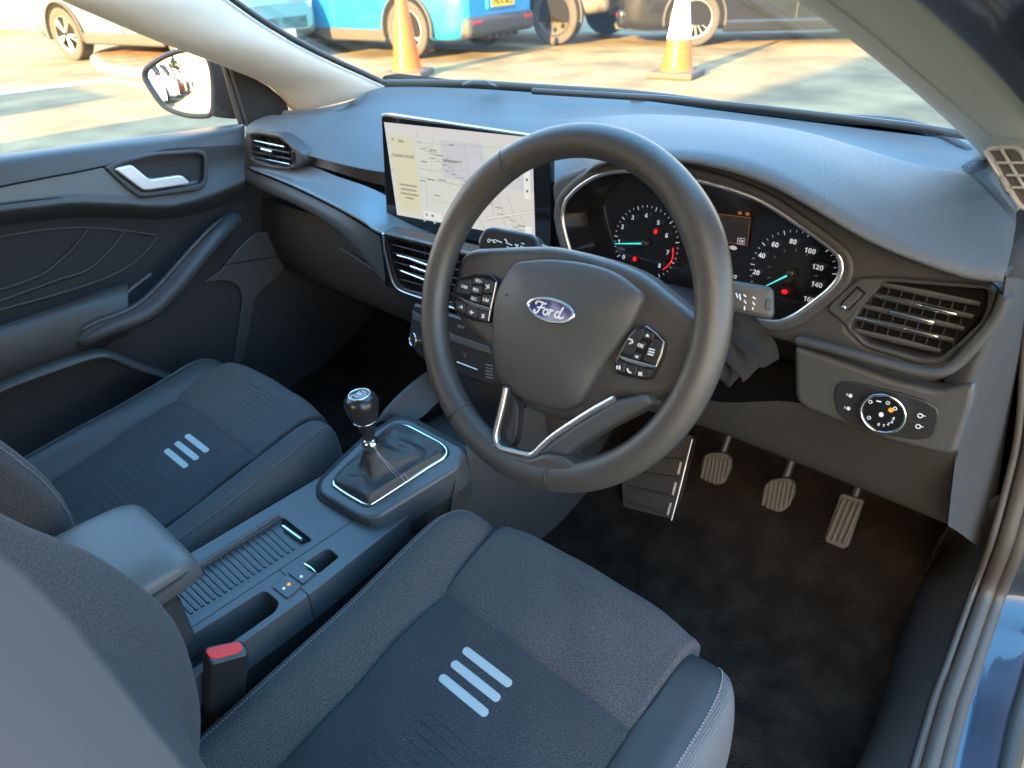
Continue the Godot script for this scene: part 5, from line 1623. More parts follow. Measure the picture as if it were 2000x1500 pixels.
	var w0 = pl([[728, 835, "x", -0.098], [745, 808, "x", -0.100], [772, 778, "x", -0.104], [805, 748, "x", -0.108], [840, 722, "x", -0.11]])
	var w1 = pl([[770, 822, "x", -0.085], [790, 800, "x", -0.085], [815, 775, "x", -0.085], [840, 755, "x", -0.085], [870, 735, "x", -0.085]])
	var w2 = pl([[800, 830, "x", -0.06], [830, 810, "x", -0.06], [850, 790, "x", -0.06], [870, 775, "x", -0.06], [890, 760, "x", -0.06]])
	var wd = PackedVector3Array()
	for p in w0: wd.append(p + Vector3(0.0, -0.16, -0.01))
	part(t, "knee_wing", loft([wd, w0, w1, w2], 4, 4), "plastic")
	var r0 = pl([[905, 872, "x", 0.09], [960, 840, "x", 0.095], [1020, 800, "x", 0.10], [1080, 770, "x", 0.105]])
	var r1 = pl([[912, 890, "x", 0.106], [970, 860, "x", 0.11], [1040, 830, "x", 0.115], [1100, 800, "x", 0.12]])
	var r2 = pl([[880, 1010, "x", 0.118], [990, 985, "x", 0.122], [1080, 960, "x", 0.13], [1150, 930, "x", 0.135]])
	var r3 = PackedVector3Array()
	for p in r2: r3.append(p + Vector3(0.01, -0.14, 0))
	part(t, "tunnel_side", loft([r0, r1, r2, r3], 4, 4), "plastic")
	part(t, "tunnel", rbox(Vector3(0.005, 0.40, -0.28), Vector3(0.20, 0.26, 0.56), 0.03), "plastic_dark")
	part(t, "panel_highlight", tube(pl([[902, 884, "x", 0.112], [893, 930, "x", 0.118], [880, 1005, "x", 0.122]]), 0.002, 6), "plastic_mid")  # paler tube stands in for the highlight down the panel edge
	return t

# ---- gear lever ----
func build_lever():
	var gn = Vector3(0, 0.974, 0.225).normalized()
	var go = Vector3(0, 0.552, 0.08)
	var base = op(760, 910, go, gn)
	var t = thing("gear_lever", "black gear lever with a shift pattern cap and a leather gaiter in a chrome frame", "gear lever", base)
	var hol = even(smooth(ops([[652, 942], [660, 930], [706, 885], [760, 840], [772, 832], [784, 831], [800, 834], [860, 866], [872, 879], [869, 892], [840, 910], [724, 985], [711, 984], [676, 964], [654, 948]], go + gn * 0.001, gn), 4, true), 80, true)
	part(t, "chrome_frame", tube(hol, 0.0030, 8, true, Vector2(1, 0.8), gn), "chrome")
	var collar = ox(724, 866, 0.004)
	var knob = ox(702, 771, 0.000)
	var ax = (knob - collar).normalized()
	# gaiter: frame outline up to the collar, with folds
	var rows = []
	var cc = Vector3.ZERO
	for p in hol: cc += p
	cc /= hol.size()
	var f = frame_of(ax)
	var prof = [[0.0, 0.0], [0.06, 0.20], [0.14, 0.27], [0.34, 0.22], [0.55, 0.30], [0.74, 0.44], [0.88, 0.66], [0.97, 0.86], [1.0, 1.0]]
	for q in prof:
		var row = PackedVector3Array()
		for k in hol.size():
			var p = hol[k]
			var d = p - cc
			var an = atan2(d.dot(f[1]), d.dot(f[0]))
			var e = collar + (f[0] * cos(an) + f[1] * sin(an)) * 0.0135
			var b = p.lerp(e, q[0])
			var hgt = (collar - cc).dot(gn)
			b += gn * ((cc - b).dot(gn) + hgt * q[1] * 0.92) * (0.0 if q[0] == 0.0 else 1.0) * (1.0 if q[0] < 1.0 else 0.0)
			var fold = sin(an * 4.0 + 0.6) * 0.55 + sin(an * 7.0 + 2.0) * 0.3 + sin(an * 2.0 - 0.8) * 0.4
			var w = sin(PI * clampf(q[0], 0, 1)) 
			b += (b - collar).normalized() * fold * 0.0075 * w
			b += gn * 0.006 * sin(q[0] * 9.0 + an * 1.5) * w
			row.append(b)
		rows.append(row)
	part(t, "gaiter", loft(rows, 1, 5, true), "boot_leather")
	# stitched seam up the gaiter corner
	for kk in [0.69, 0.705]:
		var st = PackedVector3Array()
		var idx = int(kk * hol.size())
		for r in rows: st.append(r[idx] + (r[idx] - collar).normalized() * 0.0012 + gn * 0.0012)
		part(t, "seam", tube(smooth(st, 5), 0.0007, 5), "stitch")
	var xf = axis_xf(collar, ax)
	var L = knob.distance_to(collar)
	part(t, "collar", lathe([[0.0115, -0.010], [0.0135, -0.004], [0.014, 0.0], [0.013, 0.006], [0.0095, 0.009], [0.0085, 0.010]], xf, 28), "chrome")
	part(t, "shaft", lathe([[0.0085, 0.006], [0.0085, L * 0.16], [0.011, L * 0.26]], xf, 24), "satin_black")
	var kn = part(t, "knob", lathe([[0.0105, L * 0.20], [0.0125, L * 0.30], [0.0140, L * 0.40], [0.0182, L * 0.50], [0.0225, L * 0.62], [0.0255, L * 0.74], [0.0262, L * 0.84], [0.0245, L * 0.93], [0.0200, L * 0.985], [0.0165, L * 1.0]], xf, 32), "knob_vinyl")
	part(kn, "knob_ring", tube(ring_pts(collar + ax * L * 0.50, ax, 0.0182, 32), 0.0009, 6, true), "chrome")
	var top = collar + ax * (L * 1.0)
	# cap tilted with the knob, ring and pattern
	part(kn, "knob_cap", lathe([[0.0001, 0.0016], [0.010, 0.0012], [0.0165, 0.0], [0.017, -0.003]], axis_xf(top, ax), 32), "gloss_black")
	part(kn, "cap_ring", tube(ring_pts(top + ax * 0.0006, ax, 0.0160, 36), 0.0013, 8, true), "satin_chrome")
	var rt = (Vector3.RIGHT - ax * ax.x).normalized()
	var fw = (Vector3(0, 0, -1) + ax * ax.z).normalized()
	var po = top + ax * 0.0019
	for k in 3: part(kn, "shift_pattern", tube([po + rt * (0.0042 * (k - 1)) + fw * 0.0045, po + rt * (0.0042 * (k - 1)) - fw * 0.0045], 0.0006, 5), "print")
	part(kn, "shift_pattern", tube([po - rt * 0.0042, po + rt * 0.0042], 0.0006, 5), "print")
	for q in [["1", -1, 1], ["3", 0, 1], ["5", 1, 1], ["2", -1, -1], ["4", 0, -1], ["6", 1, -1]]:
		word(kn, "numeral", q[0], po + rt * (0.0042 * q[1]) + fw * (0.0078 * q[2]), rt, fw, 0.0034, "print")

# ---- belt buckle ----
func build_buckle():
	var c = oy(438, 1268, 0.555)
	var t = thing("seat_belt_buckle", "black seat belt buckle with a red release button beside the driver seat", "seat belt buckle", c - Vector3(0, 0.12, 0))
	var n = Vector3(0.10, 0.96, -0.25).normalized()
	var out = ops([[397, 1268], [405, 1261], [468, 1248], [476, 1253], [487, 1272], [482, 1278], [414, 1297], [407, 1293]], c, n)
	part(t, "housing", prism(rnd(out, 0.003, 3), n, 0.085, 0.003), "satin_black")
	var red = ops([[401, 1272], [408, 1265], [465, 1252], [472, 1258], [475, 1264], [466, 1274], [420, 1286], [410, 1283]], c + n * 0.0015, n)
	part(t, "release_button", prism(rnd(red, 0.002, 3), n, 0.006, 0.0012), "red_button", "red release button")
	part(t, "buckle_stalk", rbox(c - n * 0.14, Vector3(0.035, 0.12, 0.012), 0.004, Basis(Vector3.UP, 0.5)), "satin_black")

# ---- passenger door, mirror ----
func cols(us, vs, x) -> PackedVector3Array:
	var r = PackedVector3Array()
	for k in us.size(): r.append(ox(us[k], vs[k], x[k] if x is Array else x))
	return r
func build_door(shell):
	var t = Node3D.new()
	t.name = "passenger_door"
	shell.add_child(t, true)
	t.position = -shell.position
	t.set_meta("label", "dark grey passenger door panel with a silver pull handle and slim pale trim strip")
	var us = [-90, 0, 80, 150, 240, 330, 405, 478]
	var r0 = cols(us, [312, 301, 291, 282, 271, 260, 250, 240], -0.755)
	var r1 = cols(us, [314, 303, 293, 284, 273, 262, 252, 242], -0.735)
	var r1b = cols(us, [330, 317, 306, 297, 285, 273, 262, 251], -0.705)
	var r2 = cols(us, [388, 364, 350, 338, 312, 290, 286, 282], -0.690)
	part(t, "upper_panel", loft([r0, r1, r1b, r2], 5, 4), "plastic_mid")
	var g1 = cols(us, [389, 366, 352, 340, 330, 330, 330, 310], -0.694)
	var r3 = cols(us, [416, 403, 394, 387, 389, 393, 374, 345], -0.676)
	var r4 = cols(us, [428, 414, 405, 398, 401, 404, 386, 356], -0.674)
	var r5 = cols(us, [440, 427, 418, 410, 412, 414, 397, 370], -0.690)
	var r6 = cols(us, [455, 442, 432, 424, 425, 427, 412, 390], -0.728)
	part(t, "middle_panel", loft([r2, g1, r3, r4, r5, r6], 5, 4), "plastic_mid")
	var strip = ops([[-90, 387], [0, 366], [80, 350], [150, 337], [201, 327], [222, 346], [262, 380], [280, 389], [230, 385], [150, 383], [80, 388], [0, 397], [-90, 410]], ox(100, 370, -0.680), Vector3(1, 0.05, 0).normalized())
	part(t, "trim_strip", prism(rnd(strip, 0.006, 3), Vector3(1, 0.05, 0), 0.006, 0.0015), "trim_metal", "pale metallic trim strip")
	# handle in its recess
	var hn = Vector3(1, 0.10, 0).normalized()
	var ho = ox(320, 345, -0.672)
	var fr = ops([[206, 327], [240, 312], [300, 298], [385, 292], [402, 296], [407, 308], [406, 355], [400, 366], [388, 372], [285, 386], [270, 384], [250, 370], [225, 348]], ho, hn)
	var fi = ops([[222, 330], [245, 320], [300, 306], [385, 300], [397, 304], [400, 312], [399, 350], [393, 358], [380, 361], [290, 376], [275, 374], [258, 362], [234, 343]], ho, hn)
	var hb = part(t, "handle_bowl", prism(rnd(fr, 0.005, 3), hn, 0.02, 0.003, [rnd(fi, 0.005, 3)]), "plastic")
	part(hb, "bowl_back", prism(ops([[215, 326], [300, 302], [400, 296], [404, 360], [285, 382], [255, 370]], ho - hn * 0.018, hn), hn, 0.004, 0.0005), "plastic_dark")
	var lv = ops([[225, 331], [232, 327], [256, 322], [262, 325], [289, 348], [296, 350], [350, 342], [358, 344], [371, 356], [368, 360], [290, 372], [280, 371], [272, 366]], ho + hn * 0.004, hn)
	part(t, "door_handle", prism(rnd(lv, 0.002, 3), hn, 0.012, 0.003, [], 4), "silver_handle", "silver pull lever")
	# lower skin
	var s1 = cols(us, [520, 505, 495, 488, 485, 482, 475, 465], -0.735)
	var s2 = cols(us, [640, 625, 612, 600, 590, 580, 560, 540], -0.735)
	var s3 = cols(us, [800, 770, 750, 730, 715, 700, 690, 680], -0.735)
	var s4 = cols(us, [1000, 960, 930, 900, 880, 860, 850, 840], -0.735)
	part(t, "lower_panel", loft([r6, s1, s2, s3, s4], 4, 3), "door_cloth")
	# sewn lines of the cloth insert
	for q in [[[-60, 478], [0, 463], [70, 451], [140, 445], [210, 447], [304, 459]], [[-60, 580], [0, 566], [77, 538], [110, 515], [140, 487], [171, 448]], [[-60, 600], [0, 587], [105, 549], [168, 528], [210, 493], [245, 450]], [[-60, 620], [0, 605], [140, 566], [224, 535], [273, 503], [308, 462]]]:
		var p = PackedVector3Array()
		for k in q: p.append(ox(k[0], k[1], -0.731))
		part(t, "sewn_line", tube(smooth(p, 5), 0.0028, 6), "plastic")
	# armrest shelf and pull
	var a0 = cols([-90, 0, 80, 140, 195, 250], [662, 636, 608, 588, 566, 548], -0.725)
	var a1 = cols([-90, 0, 80, 140, 195, 250], [668, 640, 612, 592, 572, 558], -0.680)
	var a2 = cols([-90, 0, 80, 140, 195, 250], [684, 656, 630, 610, 600, 600], -0.650)
	var a3 = cols([-90, 0, 80, 140, 195, 250], [770, 735, 705, 685, 660, 640], -0.650)
	var a4 = cols([-90, 0, 80, 140, 195, 250], [800, 760, 728, 705, 680, 655], -0.72)
	part(t, "armrest", loft([a0, a1, a2, a3, a4], 4, 4), "plastic")
	part(t, "switch_edge", tube(pl([[232, 586, "x", -0.665], [262, 560, "x", -0.672], [295, 535, "x", -0.68]]), 0.004, 6), "plastic_mid")
	var gp = pl([[150, 668, "x", -0.655], [200, 640, "x", -0.650], [250, 622, "x", -0.648], [292, 600, "x", -0.648], [335, 558, "x", -0.652], [380, 505, "x", -0.660], [420, 460, "x", -0.672], [455, 428, "x", -0.70]])
	var gs = smooth(gp, 5)
	var gr = []
	for k in gs.size(): gr.append((0.022 + 0.006 * sin(PI * k / gs.size())) * smoothstep(-0.12, 0.10, float(k) / gs.size()))
	part(t, "grab_pull", tube(gs, gr, 14, false, Vector2(0.8, 1.1), Vector3(1, 0, 0)), "plastic")
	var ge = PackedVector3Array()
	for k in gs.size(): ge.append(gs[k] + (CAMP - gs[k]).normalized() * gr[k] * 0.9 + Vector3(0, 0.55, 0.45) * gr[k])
	part(t, "grab_highlight", tube(ge.slice(3, ge.size() - 2), 0.0034, 6), "plastic_mid")  # highlight on the pull, drawn as a paler tube on its upper edge
	for q in [[[-90, 387], [0, 365], [80, 349], [150, 336], [203, 325]], [[-90, 414], [0, 400], [80, 390], [150, 385], [230, 387], [283, 392]]]:
		var gv = PackedVector3Array()
		for k in q: gv.append(ox(k[0], k[1], -0.6785))
		part(t, "groove", tube(smooth(gv, 5), 0.0016, 6), "void")
	# pocket rim and the moulded brace in the footwell
	var pk = smooth(pl([[-90, 800, "x", -0.67], [0, 752, "x", -0.665], [100, 715, "x", -0.66], [170, 692, "x", -0.66], [205, 690, "x", -0.66], [250, 708, "x", -0.668], [330, 738, "x", -0.69]]), 5)
	part(t, "pocket_rim", tube(pk, 0.021, 10, false, Vector2(0.5, 1.3), Vector3(1, 0, 0)), "plastic_mid")
	var bo = ox(480, 560, -0.722)
	var bn = Vector3(1, 0, 0.05).normalized()
	var br = ops([[395, 552], [430, 530], [470, 480], [500, 455], [545, 450], [575, 485], [568, 510], [540, 545], [512, 566], [498, 585], [490, 640], [478, 700], [466, 718], [455, 712], [463, 660], [474, 590], [474, 575], [462, 556], [440, 548]], bo, bn)
	part(t, "moulded_brace", prism(rnd(br, 0.006, 3), bn, 0.008, 0.003), "plastic_mid")
	part(t, "brace_seam", tube([op(436, 518, bo + bn * 0.001, bn), op(570, 496, bo + bn * 0.001, bn)], 0.0012, 5), "void")
	# sail panel at the foot of the pillar, with its seals
	var sn = Vector3(1, 0.1, 0.15).normalized()
	var so = ox(510, 200, -0.705)
	part(t, "sail_panel", prism(rnd(ops([[448, 132], [468, 138], [525, 168], [556, 195], [566, 214], [545, 228], [488, 250], [478, 240]], so, sn), 0.006, 3), sn, 0.02, 0.003), "plastic_dark")
	part(t, "window_seal", tube(ops([[436, 120], [446, 155], [458, 200], [471, 243]], so - sn * 0.004, sn), 0.006, 8), "seal_dark")
	part(t, "glass_run", tube(ops([[448, 128], [460, 170], [483, 244]], so + sn * 0.001, sn), 0.004, 8), "plastic")
	# glass and window frame
	var gl = G.new()
	gl.quad(ox(-300, 340, -0.745), ox(468, 243, -0.745), Vector3(-0.66, 1.36, 0.08), Vector3(-0.66, 1.38, 0.55))
	part(t, "window_pane", gl, "side_glass")
	return t
func build_mirror():
	var M = ox(350, 165, -0.93)
	var n = ((CAMP - M).normalized() + Vector3(-0.13, -0.025, 0.99).normalized()).normalized()
	var t = thing("door_mirror", "dark door mirror beyond the passenger window reflecting a row of parked cars", "door mirror", M - Vector3(0, 0.1, 0))
	var gpx = [[287, 145], [293, 135], [306, 126], [343, 108], [381, 101], [396, 104], [405, 122], [411, 145], [413, 196], [411, 214], [404, 221], [367, 220], [332, 209], [318, 198], [302, 176], [290, 157]]
	var gl = even(smooth(ops(gpx, M, n), 4, true), 64, true)
	var mc = Vector3.ZERO
	for p in gl: mc += p
	mc /= gl.size()
	var mrows = []
	for k in 13:
		var f = 1.0 - k / 12.0
		var row = PackedVector3Array()
		for p in gl:
			var e = (p - mc) * f
			row.append(mc + e + n * (0.0035 - e.length_squared() / 2.6))
		mrows.append(row)
	var mg = G.new()
	mg.grid(mrows, true)
	part(t, "mirror_glass", mg, "mirror")
	var c = Vector3.ZERO
	for p in gl: c += p
	c /= gl.size()
	var rim = PackedVector3Array()
	for p in gl: rim.append(p + (p - c).normalized() * 0.006 + n * 0.002)
	part(t, "glass_rim", tube(rim, 0.0058, 8, true), "plastic")
	var hs = PackedVector3Array()
	for p in gl: hs.append(p + (p - c).normalized() * 0.009)
	part(t, "housing", dome(hs, -n, [[1.0, 0.0], [1.02, 0.02], [0.98, 0.05], [0.8, 0.08], [0.45, 0.10], [0.0, 0.105]]), "blue_paint")
	var an = Vector3(0.9, 0.0, 0.44).normalized()
	var ao = ox(430, 175, -0.80)
	part(t, "mirror_arm", prism(rnd(ops([[404, 108], [425, 112], [440, 135], [468, 234], [440, 232], [412, 228], [416, 170]], ao, an), 0.01, 3), an, 0.04, 0.006), "plastic_dark")

# ---- the car shell ----
func build_shell():
	var t = thing("hatchback_car", "blue car body shell with pale pillar trims, black door seals and dark carpet", "car", Vector3(0, GY, 0))
	# left pillar trim
	var li = pl([[405, -25, "x", -0.605], [440, 0, "x", -0.60], [500, 42, "x", -0.595], [562, 80, "x", -0.585], [640, 120, "x", -0.572], [700, 147, "x", -0.555], [750, 170, "x", -0.535]])
	var lo = pl([[80, -25, "x", -0.66], [118, 0, "x", -0.66], [205, 38, "x", -0.665], [310, 82, "x", -0.67], [437, 130, "x", -0.678], [528, 170, "x", -0.684], [572, 216, "x", -0.69]])
	var lm = PackedVector3Array()
	var lm2 = PackedVector3Array()
	var lback = PackedVector3Array()
	var lb2 = PackedVector3Array()
	for k in li.size():
		var inw = Vector3(0.75, -0.2, 0.6) * 0.022
		lm.append(li[k].lerp(lo[k], 0.30) + inw)
		lm2.append(li[k].lerp(lo[k], 0.72) + inw)
		lback.append(li[k] + (li[k] - CAMP).normalized() * 0.05 + (lo[k] - li[k]).normalized() * 0.012)
		lb2.append(lo[k] + Vector3(-0.04, 0.01, -0.02))
	part(t, "pillar_trim", loft([lback, li, lm, lm2, lo, lb2], 5, 4), "pillar_cloth")
	var off = PackedVector3Array()
	for p in li: off.append(p + Vector3(0.006, 0.006, -0.004))
	part(t, "screen_seal", tube(smooth(off, 5), 0.006, 8), "seal_dark")
	# right pillar trim
	var ri = pl([[1500, -40, "x", 0.535], [1555, 0, "x", 0.54], [1642, 63, "x", 0.552], [1740, 141, "x", 0.565], [1812, 202, "x", 0.580], [1881, 266, "x", 0.598], [1930, 320, "x", 0.615], [1975, 395, "x", 0.64]])
	var ro = pl([[1690, -45, "x", 0.655], [1737, 0, "x", 0.658], [1800, 57, "x", 0.662], [1862, 117, "x", 0.667], [1928, 183, "x", 0.672], [2003, 262, "x", 0.678], [2050, 320, "x", 0.684], [2090, 390, "x", 0.69]])
	var rm = PackedVector3Array()
	var rm2 = PackedVector3Array()
	var rb = PackedVector3Array()
	var r3 = PackedVector3Array()
	for k in ri.size():
		rm.append(ri[k].lerp(ro[k], 0.32) + Vector3(-0.002, 0.0, 0.012))
		rm2.append(ri[k].lerp(ro[k], 0.66) + Vector3(0.0, 0.004, 0.026))
		rb.append(ri[k] + (ri[k] - CAMP).normalized() * 0.05 + (ro[k] - ri[k]).normalized() * 0.01)
		r3.append(ro[k] + Vector3(0.012, 0.006, -0.012))
	part(t, "pillar_trim", loft([rb, ri, rm, rm2, ro, r3], 5, 4), "pillar_cloth")
	var sm = PackedVector3Array()
	for k in ri.size(): sm.append(ri[k].lerp(ro[k], 0.58) + Vector3(-0.001, 0.004, 0.0255))
	part(t, "trim_seam", tube(smooth(sm, 5), 0.0012, 5), "pillar_plastic")
	# demister grille at the pillar foot
	var gn = Vector3(-0.35, 0.25, 0.9).normalized()
	var go = ox(1965, 345, 0.672)
	var gp = ops([[1925, 291], [1985, 287], [1996, 296], [2045, 400], [1999, 408], [1988, 396]], go, gn)
	var gg = part(t, "demister_grille", tube(even(rnd(gp, 0.006, 4), 60, true), 0.0024, 8, true), "pillar_plastic")
	part(gg, "grille_well", prism(gp, gn, 0.004, 0.0005), "grille_brown")
	part(gg, "grille_bar", tube(ops([[1955, 290], [2022, 402]], go + gn * 0.002, gn), 0.0014, 6), "pillar_plastic")
	for q in [[1947, 318, 2004, 318], [1966, 342, 2018, 344], [1977, 366, 2030, 368]]: part(gg, "grille_bar", tube([op(q[0], q[1], go + gn * 0.003, gn), op(q[2], q[3], go + gn * 0.002, gn)], 0.0014, 6), "pillar_plastic")
	part(t, "pillar_foot", loft([pl([[1915, 285, "x", 0.665], [1955, 345, "x", 0.667], [1985, 390, "x", 0.669], [2040, 400, "x", 0.672]]), pl([[1935, 325, "x", 0.664], [1964, 372, "x", 0.667], [1984, 408, "x", 0.670], [2040, 425, "x", 0.674]]), pl([[1950, 355, "x", 0.658], [1966, 392, "x", 0.660], [1982, 420, "x", 0.664], [2040, 442, "x", 0.668]])], 4, 3), "pillar_plastic")
	# black aperture band outside the trim and the painted pillar
	var bo = pl([[1830, -45, "x", 0.705], [1874, 0, "x", 0.706], [1935, 55, "x", 0.708], [1985, 105, "x", 0.71], [2030, 160, "x", 0.712], [2080, 230, "x", 0.715], [2120, 300, "x", 0.718], [2160, 380, "x", 0.72]])
	var bm = PackedVector3Array()
	for k in bo.size(): bm.append(ro[k].lerp(bo[k], 0.55) + Vector3(0.002, 0.0, 0.012))
	part(t, "aperture_band", loft([r3, bm, bo], 5, 4), "seal_dark")
	var ob = PackedVector3Array()
	var ob2 = PackedVector3Array()
	for p in bo:
		ob.append(p + Vector3(0.01, 0.0, -0.02))
		ob2.append(p + Vector3(0.055, 0.015, -0.06))
	part(t, "painted_pillar", loft([bo, ob, ob2], 5, 4), "blue_paint")
	# door seal down the front of the aperture and along the sill
	var sp = pl([[2010, 560, "z", -0.40], [2000, 700, "z", -0.40], [1988, 850, "z", -0.395], [1963, 960, "z", -0.385], [1935, 1060, "z", -0.37], [1906, 1140, "y", 0.52], [1877, 1220, "y", 0.49], [1850, 1295, "y", 0.472], [1824, 1365, "y", 0.462], [1784, 1500, "y", 0.455], [1745, 1640, "y", 0.455]])
	var ss = smooth(sp, 6)
	part(t, "trim_edge", tube(ss, 0.0042, 8), "seal")
	var s2 = PackedVector3Array()
	var s3 = PackedVector3Array()
	for k in ss.size():
		s2.append(ss[k] + Vector3(0.014, -0.002, -0.006))
		s3.append(ss[k] + Vector3(0.028, -0.006, -0.010))
	part(t, "door_seal", tube(s2, 0.0095, 12), "seal")
	part(t, "door_seal", tube(s3, 0.0085, 12), "seal")
	# painted sill outside the seal
	var p0 = PackedVector3Array()
	var p1 = PackedVector3Array()
	var p2 = PackedVector3Array()
	var p3 = PackedVector3Array()
	for k in range(0, ss.size(), 6):
		p0.append(ss[k] + Vector3(0.030, -0.012, -0.016))
		p1.append(ss[k] + Vector3(0.050, -0.012, -0.030))
		p2.append(ss[k] + Vector3(0.080, -0.022, -0.042))
		p3.append(ss[k] + Vector3(0.110, -0.08, -0.05))
	part(t, "painted_sill", loft([p0, p1, p2, p3], 5, 5), "blue_paint")
	var oe = PackedVector3Array()
	for p in p2: oe.append(p + Vector3(0.006, -0.004, 0.0))
	part(t, "outer_seal", tube(smooth(oe, 5), 0.010, 10), "seal_dark")
	# inner sill trim
	var i0 = PackedVector3Array()
	var i1 = PackedVector3Array()
	var i2 = PackedVector3Array()
	var lpx = pl([[1850, 1030, "z", -0.42], [1842, 1060, "y", 0.42], [1812, 1127, "y", 0.40], [1778, 1220, "y", 0.39], [1748, 1337, "y", 0.385], [1700, 1450, "y", 0.385], [1620, 1600, "y", 0.385]])
	var rpx = [ss[18], ss[24], ss[28], ss[33], ss[39], ss[45], ss[54]]
	for k in 7:
		i0.append(lpx[k] + Vector3(-0.005, -0.09, 0))
		i1.append(lpx[k])
		i2.append(lpx[k].lerp(rpx[k], 0.55) + Vector3(0, 0.004, 0))
	part(t, "sill_trim", loft([i0, i1, i2, PackedVector3Array(rpx)], 5, 4), "plastic")
	# windscreen, scuttle and bonnet
	var wb = pl([[556, 214, "y", 0.992], [748, 169, "y", 1.03], [900, 170, "y", 1.032], [1050, 179, "y", 1.032], [1240, 193, "y", 1.032], [1400, 214, "y", 1.032], [1600, 239, "y", 1.032], [1800, 263, "y", 1.032], [1990, 380, "x", 0.66]])
	# glass from the scuttle up to the roof header, its edges tucked behind the pillar trims
	var gle = [li[6], li[5], li[4], li[3], li[2], li[1], li[0]]
	var gri = [ri[6], ri[5], ri[4], ri[3], ri[2], ri[1], ri[0]]
	gle.append(Vector3(-0.575, 1.40, 0.03))
	gri.append(Vector3(0.545, 1.40, 0.10))
	var wrows = [wb.slice(1, 9)]
	for k in range(1, 8):
		var row = PackedVector3Array()
		var f = k / 7.0
		for j in 8:
			var s = j / 7.0
			var b0 = wb[1 + j] - wb[1].lerp(wb[8], s)
			row.append(gle[k].lerp(gri[k], s) + Vector3(-0.012 + 0.024 * s, 0.012, -0.012) + b0 * (1.0 - f) + Vector3(0, 0.02, -0.05) * f * 4.0 * s * (1 - s))
		wrows.append(row)
	part(t, "windscreen", loft(wrows, 4, 4), "glass")
	var fr = PackedVector3Array()
	var fr2 = PackedVector3Array()
	for k in range(1, 9):
		fr.append(wb[k] + Vector3(0, 0.006, -0.012))
		fr2.append(wb[k] + Vector3(0, -0.01, -0.10))
	part(t, "screen_seal", tube(smooth(fr, 5), 0.007, 8), "seal_dark")
	var s4 = PackedVector3Array()
	for k in range(1, 9): s4.append(wb[k] + Vector3(0, -0.05, -0.16))
	part(t, "scuttle", loft([fr, fr2, s4], 4, 3), "seal_dark")
	var bn0 = PackedVector3Array()
	var bn1 = PackedVector3Array()
	var bn2 = PackedVector3Array()
	for k in 7:
		var x = lerpf(-0.72, 0.72, k / 6.0)
		var cv = 1 - x * x / 0.5
		bn0.append(Vector3(x, 0.84 + 0.015 * cv, -0.88 - 0.06 * cv))
		bn1.append(Vector3(x, 0.77 + 0.015 * cv, -1.3))
		bn2.append(Vector3(x * 0.95, 0.63, -1.82))
	part(t, "bonnet", loft([bn0, bn1, bn2], 4, 4), "blue_paint")
	# wiper arm lying at the foot of the screen
	part(t, "wiper", tube(pl([[908, 166, "y", 1.045], [925, 163, "y", 1.05], [948, 164, "y", 1.05], [966, 169, "y", 1.04]]), [0.008, 0.012, 0.012, 0.006], 8, false, Vector2(1, 0.6), Vector3.UP), "seal_dark")
	part(t, "wiper_blade", tube(pl([[1040, 178, "y", 1.045], [1300, 193, "y", 1.045], [1500, 213, "y", 1.045], [1780, 247, "y", 1.045], [1960, 275, "y", 1.045]]), 0.006, 6), "seal_dark")
	# roof, rear, floor, far side
	part(t, "roof", rbox(Vector3(0, 1.43, 0.95), Vector3(1.18, 0.06, 1.95), 0.02), "blue_paint")
	part(t, "headlining", rbox(Vector3(0, 1.392, 0.95), Vector3(1.14, 0.012, 1.9), 0.005), "headliner")
	for s in [-1, 1]:
		part(t, "centre_pillar", tube([Vector3(s * 0.72, 0.5, 0.72), Vector3(s * 0.70, 0.95, 0.74), Vector3(s * 0.60, 1.41, 0.80)], 0.055, 10), "blue_paint")
		part(t, "rear_flank", rbox(Vector3(s * 0.78, 0.66, 1.6), Vector3(0.16, 0.66, 1.55), 0.04), "blue_paint")
		part(t, "rear_pillar", tube([Vector3(s * 0.72, 0.95, 2.0), Vector3(s * 0.58, 1.40, 1.75)], 0.09, 10), "blue_paint")
		part(t, "roof_rail", tube([Vector3(s * 0.585, 1.33, -0.10), Vector3(s * 0.60, 1.41, 0.15), Vector3(s * 0.60, 1.42, 0.8), Vector3(s * 0.58, 1.40, 1.8)], 0.028, 10), "blue_paint")
		part(t, "front_wing", rbox(Vector3(s * 0.84, 0.50, -1.32), Vector3(0.12, 0.50, 1.0), 0.05), "blue_paint")
	part(t, "tailgate", rbox(Vector3(0, 0.66, 2.36), Vector3(1.5, 0.66, 0.12), 0.04), "blue_paint")
	part(t, "door_skin", rbox(Vector3(-0.82, 0.60, 0.16), Vector3(0.07, 0.60, 1.12), 0.02), "blue_paint")
	part(t, "far_sill", rbox(Vector3(-0.84, 0.33, 0.2), Vector3(0.10, 0.14, 1.3), 0.03), "blue_paint")
	part(t, "bulkhead", rbox(Vector3(0, 0.66, -0.74), Vector3(1.56, 0.70, 0.06), 0.01), "void")
	part(t, "side_kick_panel", rbox(Vector3(-0.765, 0.60, -0.28), Vector3(0.05, 0.66, 1.0), 0.01), "plastic_dark")
	part(t, "side_kick_panel", rbox(Vector3(0.80, 0.66, -0.58), Vector3(0.05, 0.72, 0.30), 0.01), "plastic_dark")
	# the driver door, swung wide open beside the photographer
	var dd = Node3D.new()
	dd.name = "driver_door"
	t.add_child(dd, true)
	dd.position = -t.position
	var hb = Basis(Vector3.UP, deg_to_rad(18.0))
	var hx = Vector3(0.93, 0, -0.52)
	part(dd, "door_skin", rbox(hx + hb * Vector3(0.55, 0.68, -0.04), Vector3(1.10, 0.68, 0.07), 0.02, hb), "blue_paint")
